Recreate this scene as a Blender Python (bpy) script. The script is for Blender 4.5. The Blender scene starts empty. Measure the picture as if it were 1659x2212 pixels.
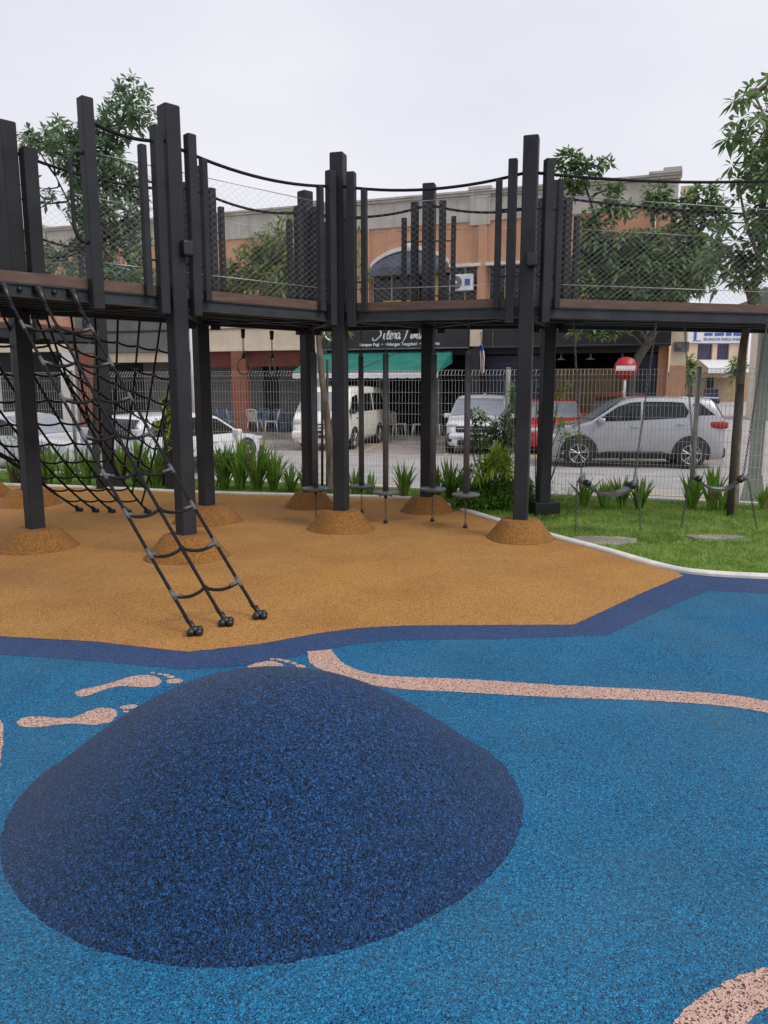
import bpy, bmesh, math, random
from mathutils import Vector, Matrix
random.seed(7)
R = math.radians
scene = bpy.context.scene
col = scene.collection

# ------------------------------------------------------------------ camera
CAM_H = 1.65
PITCH = R(9.47)
cam_data = bpy.data.cameras.new("camera")
cam_data.sensor_fit = 'HORIZONTAL'
cam_data.sensor_width = 36.0
cam_data.lens = 36.0 * 1661.0 / 1659.0
cam_data.clip_start = 0.05
cam_data.clip_end = 2000
cam = bpy.data.objects.new("camera", cam_data)
col.objects.link(cam)
cam.location = (0, 0, CAM_H)
cam.rotation_euler = (R(90) - PITCH, 0, 0)
scene.camera = cam

# ------------------------------------------------------------------ sky, sun, exposure
SUN_EL, SUN_AZ = 48.0, 124.0      # behind thin cloud, from the right of the viewer
world = bpy.data.worlds.new("World")
scene.world = world
world.use_nodes = True
nt = world.node_tree
nt.nodes.clear()
w_out = nt.nodes.new('ShaderNodeOutputWorld')
w_sky = nt.nodes.new('ShaderNodeTexSky')
w_sky.sky_type = 'NISHITA'
w_sky.sun_disc = False
w_sky.sun_elevation = R(SUN_EL)
w_sky.sun_rotation = R(SUN_AZ)
w_sky.dust_density = 4.0
w_bg = nt.nodes.new('ShaderNodeBackground')
w_bg.inputs['Strength'].default_value = 0.10
# the overcast: an even pale cloud deck over the clear sky
w_tc = nt.nodes.new('ShaderNodeTexCoord')
w_map = nt.nodes.new('ShaderNodeMapping')
w_map.inputs['Scale'].default_value = (1.0, 1.0, 2.5)
w_noise = nt.nodes.new('ShaderNodeTexNoise')
w_noise.inputs['Scale'].default_value = 1.6
w_noise.inputs['Detail'].default_value = 4
w_ramp = nt.nodes.new('ShaderNodeValToRGB')
w_ramp.color_ramp.elements[0].position = 0.3
w_ramp.color_ramp.elements[0].color = (0.72, 0.73, 0.825, 1)
w_ramp.color_ramp.elements[1].position = 0.75
w_ramp.color_ramp.elements[1].color = (0.89, 0.885, 0.94, 1)
w_bg2 = nt.nodes.new('ShaderNodeBackground')
w_bg2.inputs['Strength'].default_value = 1.0
w_mix = nt.nodes.new('ShaderNodeMixShader')
w_mix.inputs['Fac'].default_value = 0.93
L_ = nt.links.new
L_(w_tc.outputs['Generated'], w_map.inputs['Vector'])
L_(w_map.outputs['Vector'], w_noise.inputs['Vector'])
L_(w_noise.outputs['Fac'], w_ramp.inputs['Fac'])
L_(w_ramp.outputs['Color'], w_bg2.inputs['Color'])
L_(w_sky.outputs['Color'], w_bg.inputs['Color'])
L_(w_bg.outputs['Background'], w_mix.inputs[1])
L_(w_bg2.outputs['Background'], w_mix.inputs[2])
L_(w_mix.outputs['Shader'], w_out.inputs['Surface'])

sun_data = bpy.data.lights.new("sun", 'SUN')
sun_data.energy = 1.8
sun_data.angle = R(25)
sun_data.color = (1.0, 0.97, 0.92)
sun = bpy.data.objects.new("sun", sun_data)
col.objects.link(sun)
sun.rotation_euler = (R(90 - SUN_EL), 0, R(180 - SUN_AZ))
scene.view_settings.view_transform = 'Standard'
scene.view_settings.look = 'None'
scene.view_settings.exposure = 0.07
scene.view_settings.gamma = 1.0
scene.cycles.max_bounces = 6
scene.cycles.diffuse_bounces = 3
scene.cycles.glossy_bounces = 3
scene.cycles.transparent_max_bounces = 6
scene.cycles.use_denoising = True

# ------------------------------------------------------------------ helpers
F_PX = 1661.0


def ray(u, v):
    xc, yc = (u - 829.5) / F_PX, (1106 - v) / F_PX
    return xc, math.cos(PITCH) + yc * math.sin(PITCH), -math.sin(PITCH) + yc * math.cos(PITCH)


def at(u, v, Y):
    """the point of the place seen at photo position (u, v) at distance Y"""
    x, y, z = ray(u, v)
    t = Y / y
    return Vector((x * t, Y, CAM_H + z * t))


def gz(u, v, z=0.0):
    """the point at height z seen at photo position (u, v)"""
    x, y, d = ray(u, v)
    t = (z - CAM_H) / d
    return Vector((x * t, y * t, z))


class MB:
    def __init__(s):
        s.v, s.f, s.m, s.smooth = [], [], [], []

    def add(s, verts, faces, mi=0, sm=False):
        o = len(s.v)
        s.v.extend([tuple(p) for p in verts])
        for f in faces:
            s.f.append(tuple(i + o for i in f))
            s.m.append(mi)
            s.smooth.append(sm)

    def build(s, name, mats, parent=None):
        me = bpy.data.meshes.new(name)
        me.from_pydata(s.v, [], s.f)
        if not isinstance(mats, (list, tuple)):
            mats = [mats]
        for m in mats:
            me.materials.append(m)
        me.polygons.foreach_set('material_index', s.m)
        me.polygons.foreach_set('use_smooth', s.smooth)
        me.update()
        o = bpy.data.objects.new(name, me)
        col.objects.link(o)
        if parent is not None:
            o.parent = parent
            o.matrix_parent_inverse = Matrix.Translation(-Vector(parent.location)) if parent.rotation_euler.z == 0 else \
                (Matrix.Translation(Vector(parent.location)) @ parent.rotation_euler.to_matrix().to_4x4()).inverted()
        return o


def tag(o, label=None, cat=None, group=None, kind=None):
    if label:
        o['label'] = label
    if cat:
        o['category'] = cat
    if group:
        o['group'] = group
    if kind:
        o['kind'] = kind
    return o


def thing(name, label, cat, loc, group=None, rz=0.0):
    o = bpy.data.objects.new(name, None)
    col.objects.link(o)
    o.location = loc
    o.rotation_euler = (0, 0, rz)
    o.empty_display_size = 0.1
    return tag(o, label, cat, group)


def local(name, mb, mats, parent):
    """parent a mesh whose vertices are already in the parent's own space"""
    o = mb.build(name, mats)
    o.parent = parent
    return o


def copy_tree(o, parent=None):
    c = o.copy()
    col.objects.link(c)
    if parent is not None:
        c.parent = parent
    for ch in list(o.children):
        copy_tree(ch, c)
    return c


def box(mb, x0, x1, y0, y1, z0, z1, mi=0, M=None):
    p = [Vector((x, y, z)) for z in (z0, z1) for y in (y0, y1) for x in (x0, x1)]
    if M is not None:
        p = [M @ q for q in p]
    mb.add(p, [(0, 2, 3, 1), (4, 5, 7, 6), (0, 1, 5, 4), (2, 6, 7, 3), (0, 4, 6, 2), (1, 3, 7, 5)], mi)


def rbox(mb, x0, x1, y0, y1, z0, z1, r, mi=0, M=None, n=3, sm=False):
    """box with its upright edges and its rims rounded by r"""
    r = min(r, (x1 - x0) * .49, (y1 - y0) * .49, (z1 - z0) * .49)
    cx = [(x1 - r, y1 - r, 0), (x0 + r, y1 - r, 90), (x0 + r, y0 + r, 180), (x1 - r, y0 + r, 270)]
    rings = []
    prof = [(1 - math.sin(R(90 * i / n)), 1 - math.cos(R(90 * i / n))) for i in range(n + 1)]
    levels = [(z0 + r * b, a) for a, b in prof]
    levels += [(z1 - r * b, a) for a, b in reversed(prof)]
    for z, ins in levels:
        ring = []
        for x, y, a0 in cx:
            for i in range(n + 1):
                a = R(a0 + 90 * i / n)
                rr = r * (1 - ins)
                ring.append(Vector((x + rr * math.cos(a), y + rr * math.sin(a), z)))
        rings.append(ring)
    if M is not None:
        rings = [[M @ q for q in ring] for ring in rings]
    k = len(rings[0])
    vs = [q for ring in rings for q in ring]
    fs = []
    for j in range(len(rings) - 1):
        for i in range(k):
            fs.append((j * k + i, j * k + (i + 1) % k, (j + 1) * k + (i + 1) % k, (j + 1) * k + i))
    fs.append(tuple(reversed(range(k))))
    fs.append(tuple(range((len(rings) - 1) * k, len(rings) * k)))
    mb.add(vs, fs, mi, sm)


def post_box(mb, cx, cy, w, z0, z1, ang, mi=0, ch=0.008, d=None):
    """square hollow section standing upright with slightly rounded corners"""
    d = d or w
    a, b = w / 2, d / 2
    ring = [(a - ch, -b), (a, -b + ch), (a, b - ch), (a - ch, b), (-a + ch, b), (-a, b - ch), (-a, -b + ch), (-a + ch, -b)]
    c, s = math.cos(ang), math.sin(ang)
    vs = []
    for z, k in ((z0, 1), (z1 - ch, 1), (z1, (w - 2 * ch) / w)):
        for x, y in ring:
            x *= k
            y *= k
            vs.append((cx + x * c - y * s, cy + x * s + y * c, z))
    fs = []
    for j in range(2):
        for i in range(8):
            fs.append((j * 8 + i, j * 8 + (i + 1) % 8, (j + 1) * 8 + (i + 1) % 8, (j + 1) * 8 + i))
    fs.append(tuple(range(16, 24)))
    fs.append(tuple(reversed(range(8))))
    mb.add(vs, fs, mi)


def tube(mb, pts, r, sides=6, mi=0, closed=False, caps=True, sm=True):
    pts = [Vector(p) for p in pts]
    n = len(pts)
    rr = r if isinstance(r, (list, tuple)) else [r] * n
    up = None
    vs = []
    for i, p in enumerate(pts):
        if closed:
            t = pts[(i + 1) % n] - pts[i - 1]
        else:
            t = pts[min(i + 1, n - 1)] - pts[max(i - 1, 0)]
        if t.length < 1e-9:
            t = Vector((0, 0, 1))
        t.normalize()
        if up is None:
            up = t.orthogonal().normalized()
        else:
            up = (up - t * up.dot(t))
            up = up.normalized() if up.length > 1e-6 else t.orthogonal().normalized()
        b = t.cross(up)
        for k in range(sides):
            a = 2 * math.pi * k / sides
            vs.append(p + (up * math.cos(a) + b * math.sin(a)) * rr[i])
    fs = []
    for i in range(n if closed else n - 1):
        j = (i + 1) % n
        for k in range(sides):
            k2 = (k + 1) % sides
            fs.append((i * sides + k, i * sides + k2, j * sides + k2, j * sides + k))
    if caps and not closed:
        fs.append(tuple(reversed(range(sides))))
        fs.append(tuple(range((n - 1) * sides, n * sides)))
    mb.add(vs, fs, mi, sm)


def wire(mb, a, b, r, mi=0):
    tube(mb, [a, b], r, 4, mi, caps=False, sm=False)


def lathe(mb, cx, cy, prof, n=24, mi=0, sm=True, M=None, wob=0.0):
    """prof: list of (radius, z)"""
    vs = []
    for r, z in prof:
        for i in range(n):
            a = 2 * math.pi * i / n
            k = 1 + wob * math.sin(3 * a + cx * 5) + wob * .6 * math.sin(5 * a + cy * 7)
            p = Vector((cx + r * k * math.cos(a), cy + r * k * math.sin(a), z))
            vs.append(M @ p if M is not None else p)
    fs = []
    for j in range(len(prof) - 1):
        for i in range(n):
            fs.append((j * n + i, j * n + (i + 1) % n, (j + 1) * n + (i + 1) % n, (j + 1) * n + i))
    fs.append(tuple(range((len(prof) - 1) * n, len(prof) * n)))
    fs.append(tuple(reversed(range(n))))
    mb.add(vs, fs, mi, sm)


def ball(mb, c, r, mi=0, seg=8, rings=5, sz=(1, 1, 1)):
    vs, fs = [], []
    for j in range(rings + 1):
        t = math.pi * j / rings
        for i in range(seg):
            a = 2 * math.pi * i / seg
            vs.append((c[0] + r * sz[0] * math.sin(t) * math.cos(a), c[1] + r * sz[1] * math.sin(t) * math.sin(a), c[2] + r * sz[2] * math.cos(t)))
    for j in range(rings):
        for i in range(seg):
            fs.append((j * seg + i, (j + 1) * seg + i, (j + 1) * seg + (i + 1) % seg, j * seg + (i + 1) % seg))
    mb.add(vs, fs, mi, True)


def poly_sheet(mb, pts, z, mi=0):
    """flat polygon at height z, triangulated"""
    bm = bmesh.new()
    vs = [bm.verts.new((p[0], p[1], z)) for p in pts]
    f = bm.faces.new(vs)
    f.normal_update()
    if f.normal.z < 0:
        f.normal_flip()
    bmesh.ops.triangulate(bm, faces=bm.faces[:])
    bm.verts.index_update()
    mb.add([v.co.copy() for v in bm.verts], [tuple(v.index for v in f.verts) for f in bm.faces], mi)
    bm.free()


def ragged(pts, step=.014, amp=.0035):
    """a closed outline cut unevenly, granule by granule"""
    out = []
    rnd = random.Random(len(pts) * 7 + 1)
    for i, p in enumerate(pts):
        p, q = Vector((p[0], p[1], 0)), Vector((pts[(i + 1) % len(pts)][0], pts[(i + 1) % len(pts)][1], 0))
        L = (q - p).length
        m = max(1, min(260, int(L / step))) if L < 6 else 1
        for k in range(m):
            c = p.lerp(q, k / m)
            out.append((c.x + rnd.uniform(-amp, amp), c.y + rnd.uniform(-amp, amp)))
    return out


def smooth_line(pts, n=6, closed=False):
    pts = [Vector(p) for p in pts]
    out = []
    N = len(pts)
    rng = range(N) if closed else range(N - 1)
    for i in rng:
        g = (lambda k: pts[k % N]) if closed else (lambda k: pts[max(0, min(N - 1, k))])
        p0, p1, p2, p3 = g(i - 1), g(i), g(i + 1), g(i + 2)
        for k in range(n):
            t = k / n
            out.append(0.5 * ((2 * p1) + (p2 - p0) * t + (2 * p0 - 5 * p1 + 4 * p2 - p3) * t * t + (3 * p1 - p0 - 3 * p2 + p3) * t ** 3))
    if not closed:
        out.append(pts[-1])
    return out


def sag_line(a, b, sag, n=10):
    a, b = Vector(a), Vector(b)
    return [a.lerp(b, i / n) - Vector((0, 0, sag * 4 * (i / n) * (1 - i / n))) for i in range(n + 1)]


# ------------------------------------------------------------------ materials
MATS = {}


def new_mat(name):
    m = bpy.data.materials.new(name)
    m.use_nodes = True
    MATS[name] = m
    t = m.node_tree
    b = t.nodes['Principled BSDF']
    return m, t, b


def noise_mat(name, c1, c2, scale=8.0, rough=0.6, metal=0.0, bump=0.0, detail=4, spec=0.5, bump_scale=None, p0=0.35, p1=0.65, stretch=None):
    """two tones of one surface worn into each other"""
    m, t, b = new_mat(name)
    tc = t.nodes.new('ShaderNodeTexCoord')
    n = t.nodes.new('ShaderNodeTexNoise')
    n.inputs['Scale'].default_value = scale
    n.inputs['Detail'].default_value = detail
    src = tc.outputs['Object']
    if stretch:
        mp = t.nodes.new('ShaderNodeMapping')
        mp.inputs['Scale'].default_value = stretch
        t.links.new(src, mp.inputs['Vector'])
        src = mp.outputs['Vector']
    t.links.new(src, n.inputs['Vector'])
    r = t.nodes.new('ShaderNodeValToRGB')
    r.color_ramp.elements[0].position = p0
    r.color_ramp.elements[0].color = (*c1, 1)
    r.color_ramp.elements[1].position = p1
    r.color_ramp.elements[1].color = (*c2, 1)
    t.links.new(n.outputs['Fac'], r.inputs['Fac'])
    t.links.new(r.outputs['Color'], b.inputs['Base Color'])
    b.inputs['Roughness'].default_value = rough
    b.inputs['Metallic'].default_value = metal
    b.inputs['Specular IOR Level'].default_value = spec
    if bump:
        n2 = t.nodes.new('ShaderNodeTexNoise')
        n2.inputs['Scale'].default_value = bump_scale or scale * 6
        n2.inputs['Detail'].default_value = 3
        t.links.new(src, n2.inputs['Vector'])
        bp = t.nodes.new('ShaderNodeBump')
        bp.inputs['Strength'].default_value = bump
        bp.inputs['Distance'].default_value = 0.01
        t.links.new(n2.outputs['Fac'], bp.inputs['Height'])
        t.links.new(bp.outputs['Normal'], b.inputs['Normal'])
    return m


def rubber_mat(name, base, light, dark, specks=0.2, scale=150.0, spread=0.5, patch=None, patch_amt=0.35, dust=None, dust_amt=0.3, sheen=0.03):
    """wet-pour rubber: granules of three tones pressed together, worn a little in broad patches"""
    m, t, b = new_mat(name)
    tc = t.nodes.new('ShaderNodeTexCoord')
    v = t.nodes.new('ShaderNodeTexVoronoi')
    v.inputs['Scale'].default_value = scale
    t.links.new(tc.outputs['Object'], v.inputs['Vector'])
    sep = t.nodes.new('ShaderNodeSeparateColor')
    t.links.new(v.outputs['Color'], sep.inputs['Color'])
    n = t.nodes.new('ShaderNodeTexNoise')
    n.inputs['Scale'].default_value = scale * 0.28
    n.inputs['Detail'].default_value = 3
    t.links.new(tc.outputs['Object'], n.inputs['Vector'])
    mx = t.nodes.new('ShaderNodeMath')
    mx.operation = 'MULTIPLY_ADD'
    mx.inputs[1].default_value = 0.75
    mx.inputs[2].default_value = -0.375
    t.links.new(n.outputs['Fac'], mx.inputs[0])
    ad = t.nodes.new('ShaderNodeMath')
    ad.operation = 'ADD'
    t.links.new(sep.outputs['Red'], ad.inputs[0])
    t.links.new(mx.outputs[0], ad.inputs[1])
    r = t.nodes.new('ShaderNodeValToRGB')
    cr = r.color_ramp
    cr.elements[0].position = max(0.0, specks - 0.08)
    cr.elements[0].color = (*dark, 1)
    cr.elements[1].position = specks + 0.04
    cr.elements[1].color = (*base, 1)
    e = cr.elements.new(min(0.97, specks + spread))
    e.color = (*base, 1)
    e = cr.elements.new(1.0)
    e.color = (*light, 1)
    t.links.new(ad.outputs[0], r.inputs['Fac'])
    out = r.outputs['Color']
    if patch:
        n3 = t.nodes.new('ShaderNodeTexNoise')
        n3.inputs['Scale'].default_value = 1.3
        n3.inputs['Detail'].default_value = 6
        n3.inputs['Roughness'].default_value = 0.65
        t.links.new(tc.outputs['Object'], n3.inputs['Vector'])
        r3 = t.nodes.new('ShaderNodeValToRGB')
        r3.color_ramp.elements[0].position = 0.42
        r3.color_ramp.elements[0].color = (0, 0, 0, 1)
        r3.color_ramp.elements[1].position = 0.72
        r3.color_ramp.elements[1].color = (patch_amt, patch_amt, patch_amt, 1)
        t.links.new(n3.outputs['Fac'], r3.inputs['Fac'])
        mix = t.nodes.new('ShaderNodeMix')
        mix.data_type = 'RGBA'
        mix.inputs['B'].default_value = (*patch, 1)
        mix.blend_type = 'MULTIPLY'
        t.links.new(r3.outputs['Color'], mix.inputs['Factor'])
        t.links.new(out, mix.inputs['A'])
        out = mix.outputs['Result']
    if dust:
        n4 = t.nodes.new('ShaderNodeTexNoise')
        n4.inputs['Scale'].default_value = 0.55
        n4.inputs['Detail'].default_value = 7
        n4.inputs['Roughness'].default_value = 0.68
        mp4 = t.nodes.new('ShaderNodeMapping')
        mp4.inputs['Location'].default_value = (3.1, 7.7, 0)
        t.links.new(tc.outputs['Object'], mp4.inputs['Vector'])
        t.links.new(mp4.outputs['Vector'], n4.inputs['Vector'])
        r4 = t.nodes.new('ShaderNodeValToRGB')
        r4.color_ramp.elements[0].position = 0.40
        r4.color_ramp.elements[0].color = (0, 0, 0, 1)
        r4.color_ramp.elements[1].position = 0.68
        r4.color_ramp.elements[1].color = (dust_amt, dust_amt, dust_amt, 1)
        t.links.new(n4.outputs['Fac'], r4.inputs['Fac'])
        mix4 = t.nodes.new('ShaderNodeMix')
        mix4.data_type = 'RGBA'
        mix4.inputs['B'].default_value = (*dust, 1)
        t.links.new(r4.outputs['Color'], mix4.inputs['Factor'])
        t.links.new(out, mix4.inputs['A'])
        out = mix4.outputs['Result']
    t.links.new(out, b.inputs['Base Color'])
    b.inputs['Roughness'].default_value = 0.7
    b.inputs['Specular IOR Level'].default_value = 0.15
    bp = t.nodes.new('ShaderNodeBump')
    b.inputs['Sheen Weight'].default_value = sheen
    b.inputs['Sheen Roughness'].default_value = 0.4
    bp.inputs['Strength'].default_value = 0.7
    bp.inputs['Distance'].default_value = 0.005
    t.links.new(v.outputs['Distance'], bp.inputs['Height'])
    t.links.new(bp.outputs['Normal'], b.inputs['Normal'])
    return m


def leaf_mat(name, c1, c2, c3, scale=9.0, trans=0.25, rough=0.45):
    """leaves: three greens varying from clump to clump, a little light coming through"""
    m, t, b = new_mat(name)
    tc = t.nodes.new('ShaderNodeTexCoord')
    n = t.nodes.new('ShaderNodeTexNoise')
    n.inputs['Scale'].default_value = scale
    n.inputs['Detail'].default_value = 5
    n.inputs['Roughness'].default_value = 0.7
    t.links.new(tc.outputs['Object'], n.inputs['Vector'])
    r = t.nodes.new('ShaderNodeValToRGB')
    r.color_ramp.elements[0].position = 0.33
    r.color_ramp.elements[0].color = (*c1, 1)
    r.color_ramp.elements[1].position = 0.7
    r.color_ramp.elements[1].color = (*c3, 1)
    e = r.color_ramp.elements.new(0.5)
    e.color = (*c2, 1)
    t.links.new(n.outputs['Fac'], r.inputs['Fac'])
    t.links.new(r.outputs['Color'], b.inputs['Base Color'])
    b.inputs['Roughness'].default_value = rough
    tr = t.nodes.new('ShaderNodeBsdfTranslucent')
    t.links.new(r.outputs['Color'], tr.inputs['Color'])
    mix = t.nodes.new('ShaderNodeMixShader')
    mix.inputs['Fac'].default_value = trans
    t.links.new(b.outputs['BSDF'], mix.inputs[1])
    t.links.new(tr.outputs['BSDF'], mix.inputs[2])
    t.links.new(mix.outputs['Shader'], t.nodes['Material Output'].inputs['Surface'])
    return m


def paint_mat(name, c, rough=0.3, coat=0.6, metal=0.0, fl=0.92):
    m = noise_mat(name, tuple(x * fl for x in c), c, scale=3.0, rough=rough, metal=metal)
    b = m.node_tree.nodes['Principled BSDF']
    b.inputs['Coat Weight'].default_value = coat
    b.inputs['Coat Roughness'].default_value = 0.06
    return m


def streak_mat(name, c1, c2, stain, scale=1.2, amt=0.75, rough=0.85):
    """rendered masonry with rain streaks running down it"""
    m, t, b = new_mat(name)
    tc = t.nodes.new('ShaderNodeTexCoord')
    n = t.nodes.new('ShaderNodeTexNoise')
    n.inputs['Scale'].default_value = scale * 2
    n.inputs['Detail'].default_value = 6
    t.links.new(tc.outputs['Object'], n.inputs['Vector'])
    r = t.nodes.new('ShaderNodeValToRGB')
    r.color_ramp.elements[0].position = 0.3
    r.color_ramp.elements[0].color = (*c1, 1)
    r.color_ramp.elements[1].position = 0.7
    r.color_ramp.elements[1].color = (*c2, 1)
    t.links.new(n.outputs['Fac'], r.inputs['Fac'])
    mp = t.nodes.new('ShaderNodeMapping')
    mp.inputs['Scale'].default_value = (3.0, 3.0, 0.25)
    t.links.new(tc.outputs['Object'], mp.inputs['Vector'])
    n2 = t.nodes.new('ShaderNodeTexNoise')
    n2.inputs['Scale'].default_value = scale * 2.2
    n2.inputs['Detail'].default_value = 5
    n2.inputs['Roughness'].default_value = 0.7
    t.links.new(mp.outputs['Vector'], n2.inputs['Vector'])
    r2 = t.nodes.new('ShaderNodeValToRGB')
    r2.color_ramp.elements[0].position = 0.5
    r2.color_ramp.elements[0].color = (0, 0, 0, 1)
    r2.color_ramp.elements[1].position = 0.78
    r2.color_ramp.elements[1].color = (amt, amt, amt, 1)
    t.links.new(n2.outputs['Fac'], r2.inputs['Fac'])
    mix = t.nodes.new('ShaderNodeMix')
    mix.data_type = 'RGBA'
    mix.inputs['B'].default_value = (*stain, 1)
    t.links.new(r2.outputs['Color'], mix.inputs['Factor'])
    t.links.new(r.outputs['Color'], mix.inputs['A'])
    t.links.new(mix.outputs['Result'], b.inputs['Base Color'])
    b.inputs['Roughness'].default_value = rough
    return m


M_BLUE = rubber_mat('blue_rubber', (0.006, 0.122, 0.285), (0.03, 0.33, 0.58), (0.004, 0.014, 0.028), 0.23, 250, 0.5, (0.55, 0.68, 0.66), 0.7, (0.09, 0.19, 0.24), 0.3)
M_NAVY = rubber_mat('navy_rubber', (0.030, 0.068, 0.185), (0.055, 0.13, 0.30), (0.010, 0.015, 0.03), 0.22, 250, 0.55, (0.75, 0.8, 0.8), 0.6, (0.12, 0.14, 0.2), 0.2)
M_MOUND = rubber_mat('mound_rubber', (0.009, 0.042, 0.122), (0.03, 0.135, 0.35), (0.002, 0.004, 0.008), 0.33, 255, 0.5, (0.7, 0.7, 0.7), 0.5, (0.06, 0.09, 0.15), 0.12, 0.09)
M_ORANGE = rubber_mat('orange_rubber', (0.485, 0.236, 0.060), (0.70, 0.385, 0.12), (0.09, 0.04, 0.013), 0.21, 250, 0.55, (0.5, 0.42, 0.4), 0.45, (0.34, 0.23, 0.13), 0.15)
M_BROWN = rubber_mat('brown_rubber', (0.30, 0.138, 0.038), (0.44, 0.22, 0.068), (0.06, 0.027, 0.009), 0.2, 210, 0.5, (0.6, 0.55, 0.5), 0.6)
M_PINK = rubber_mat('pink_rubber', (0.58, 0.375, 0.30), (0.70, 0.49, 0.40), (0.08, 0.05, 0.05), 0.25, 210, 0.5, (0.8, 0.8, 0.8), 0.5)
M_STEEL = noise_mat('charcoal_steel', (0.024, 0.025, 0.029), (0.034, 0.035, 0.040), 3, 0.5, 0.0, 0.05, spec=0.18, bump_scale=300)
M_STEEL2 = noise_mat('charcoal_channel', (0.030, 0.034, 0.037), (0.044, 0.048, 0.052), 4, 0.45, 0.0, 0.05, spec=0.25, bump_scale=200)
M_DECKB = noise_mat('brown_deck_board', (0.085, 0.048, 0.032), (0.13, 0.075, 0.052), 5, 0.6, stretch=(1, 1, 6))
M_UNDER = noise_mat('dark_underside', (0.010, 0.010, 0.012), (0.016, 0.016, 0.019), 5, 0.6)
M_CABLE = noise_mat('steel_cable', (0.30, 0.30, 0.31), (0.46, 0.46, 0.47), 40, 0.35, 0.6)
M_ROPE = noise_mat('black_rope', (0.010, 0.010, 0.012), (0.020, 0.020, 0.023), 120, 0.75, bump=0.4, bump_scale=400, spec=0.2)
M_FERR = noise_mat('alloy_ferrule', (0.07, 0.07, 0.077), (0.13, 0.13, 0.14), 30, 0.5, 0.1)
M_CHAIN = noise_mat('galvanised_chain', (0.09, 0.09, 0.09), (0.16, 0.16, 0.16), 50, 0.4, 0.7)
M_BLACK = noise_mat('black_plastic', (0.010, 0.010, 0.011), (0.018, 0.018, 0.019), 20, 0.35)
M_DISC = noise_mat('grey_disc', (0.09, 0.097, 0.11), (0.13, 0.14, 0.155), 14, 0.4)
M_RING = noise_mat('grey_ring', (0.16, 0.15, 0.15), (0.24, 0.23, 0.22), 30, 0.4, 0.5)
M_POLE = noise_mat('grey_pole', (0.075, 0.076, 0.08), (0.105, 0.106, 0.11), 10, 0.5)
M_SEAT = noise_mat('belt_rubber', (0.06, 0.059, 0.057), (0.10, 0.098, 0.094), 12, 0.25)
M_KERB = noise_mat('concrete_kerb', (0.56, 0.54, 0.50), (0.74, 0.72, 0.67), 4, 0.85, bump=0.3)
M_SLAB = noise_mat('old_concrete', (0.22, 0.20, 0.17), (0.36, 0.33, 0.28), 3, 0.9, bump=0.4)
M_GRASS = leaf_mat('lawn_blades', (0.085, 0.17, 0.025), (0.22, 0.36, 0.055), (0.40, 0.50, 0.11), 1.4, 0.35, 0.6)
M_SOIL = noise_mat('lawn_soil', (0.11, 0.17, 0.035), (0.18, 0.25, 0.06), 5, 0.95)
M_ASPH = noise_mat('worn_asphalt', (0.31, 0.295, 0.29), (0.40, 0.38, 0.375), 1.5, 0.9, bump=0.3, bump_scale=90)
M_BAY = noise_mat('bay_paving', (0.25, 0.21, 0.195), (0.34, 0.295, 0.275), 2.0, 0.9, bump=0.3, bump_scale=60)
M_EARTH = noise_mat('far_ground', (0.20, 0.19, 0.17), (0.28, 0.27, 0.24), 0.2, 0.95)
M_YELLOW = noise_mat('yellow_line', (0.42, 0.33, 0.17), (0.58, 0.44, 0.20), 9, 0.8)
M_WLINE = noise_mat('white_line', (0.55, 0.54, 0.5), (0.7, 0.69, 0.65), 9, 0.8)
M_WIRE = noise_mat('galvanised_wire', (0.48, 0.50, 0.50), (0.62, 0.64, 0.64), 12, 0.5, 0.0)
M_FPOST = noise_mat('galvanised_post', (0.26, 0.27, 0.25), (0.36, 0.37, 0.35), 6, 0.55, 0.2)
M_LEAF_D = leaf_mat('dark_tree_leaves', (0.065, 0.125, 0.048), (0.145, 0.235, 0.09), (0.30, 0.39, 0.15), 3.0, 0.4)
M_LEAF_B = leaf_mat('bluish_tree_leaves', (0.085, 0.155, 0.092), (0.16, 0.255, 0.14), (0.28, 0.37, 0.19), 3.0, 0.4)
M_LEAF_Y = leaf_mat('bright_tree_leaves', (0.085, 0.145, 0.03), (0.17, 0.25, 0.06), (0.30, 0.38, 0.11), 4.0, 0.4)
M_LEAF_S = leaf_mat('sword_leaves', (0.075, 0.17, 0.025), (0.155, 0.30, 0.045), (0.31, 0.47, 0.10), 5.0, 0.4, 0.4)
M_LEAF_L = leaf_mat('lime_leaves', (0.13, 0.24, 0.02), (0.27, 0.40, 0.045), (0.46, 0.50, 0.07), 8.0, 0.35)
M_LEAF_G = leaf_mat('bush_leaves', (0.055, 0.135, 0.02), (0.12, 0.25, 0.035), (0.22, 0.38, 0.06), 6.0, 0.4)
M_DEAD = noise_mat('dry_leaf', (0.22, 0.15, 0.06), (0.36, 0.26, 0.11), 9, 0.8)
M_LEAF_F = leaf_mat('fern_leaves', (0.17, 0.31, 0.03), (0.31, 0.46, 0.05), (0.52, 0.56, 0.08), 7.0, 0.4)
M_BARK = noise_mat('pale_bark', (0.10, 0.08, 0.055), (0.24, 0.20, 0.15), 14, 0.9, bump=0.5, stretch=(1, 1, .4))
M_BARK_D = noise_mat('dark_bark', (0.035, 0.028, 0.022), (0.085, 0.068, 0.05), 14, 0.9, bump=0.5)
M_STAKE = noise_mat('timber_stake', (0.045, 0.036, 0.03), (0.09, 0.072, 0.06), 8, 0.8, stretch=(1, 1, .2))
M_GLASS = noise_mat('dark_glass', (0.008, 0.009, 0.011), (0.013, 0.015, 0.017), 2, 0.05, spec=0.35)
M_SCREEN = noise_mat('windscreen_glass', (0.20, 0.22, 0.25), (0.27, 0.29, 0.32), 2, 0.05, spec=1.0)
M_TYRE = noise_mat('tyre_rubber', (0.012, 0.012, 0.012), (0.022, 0.022, 0.022), 20, 0.8)
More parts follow.
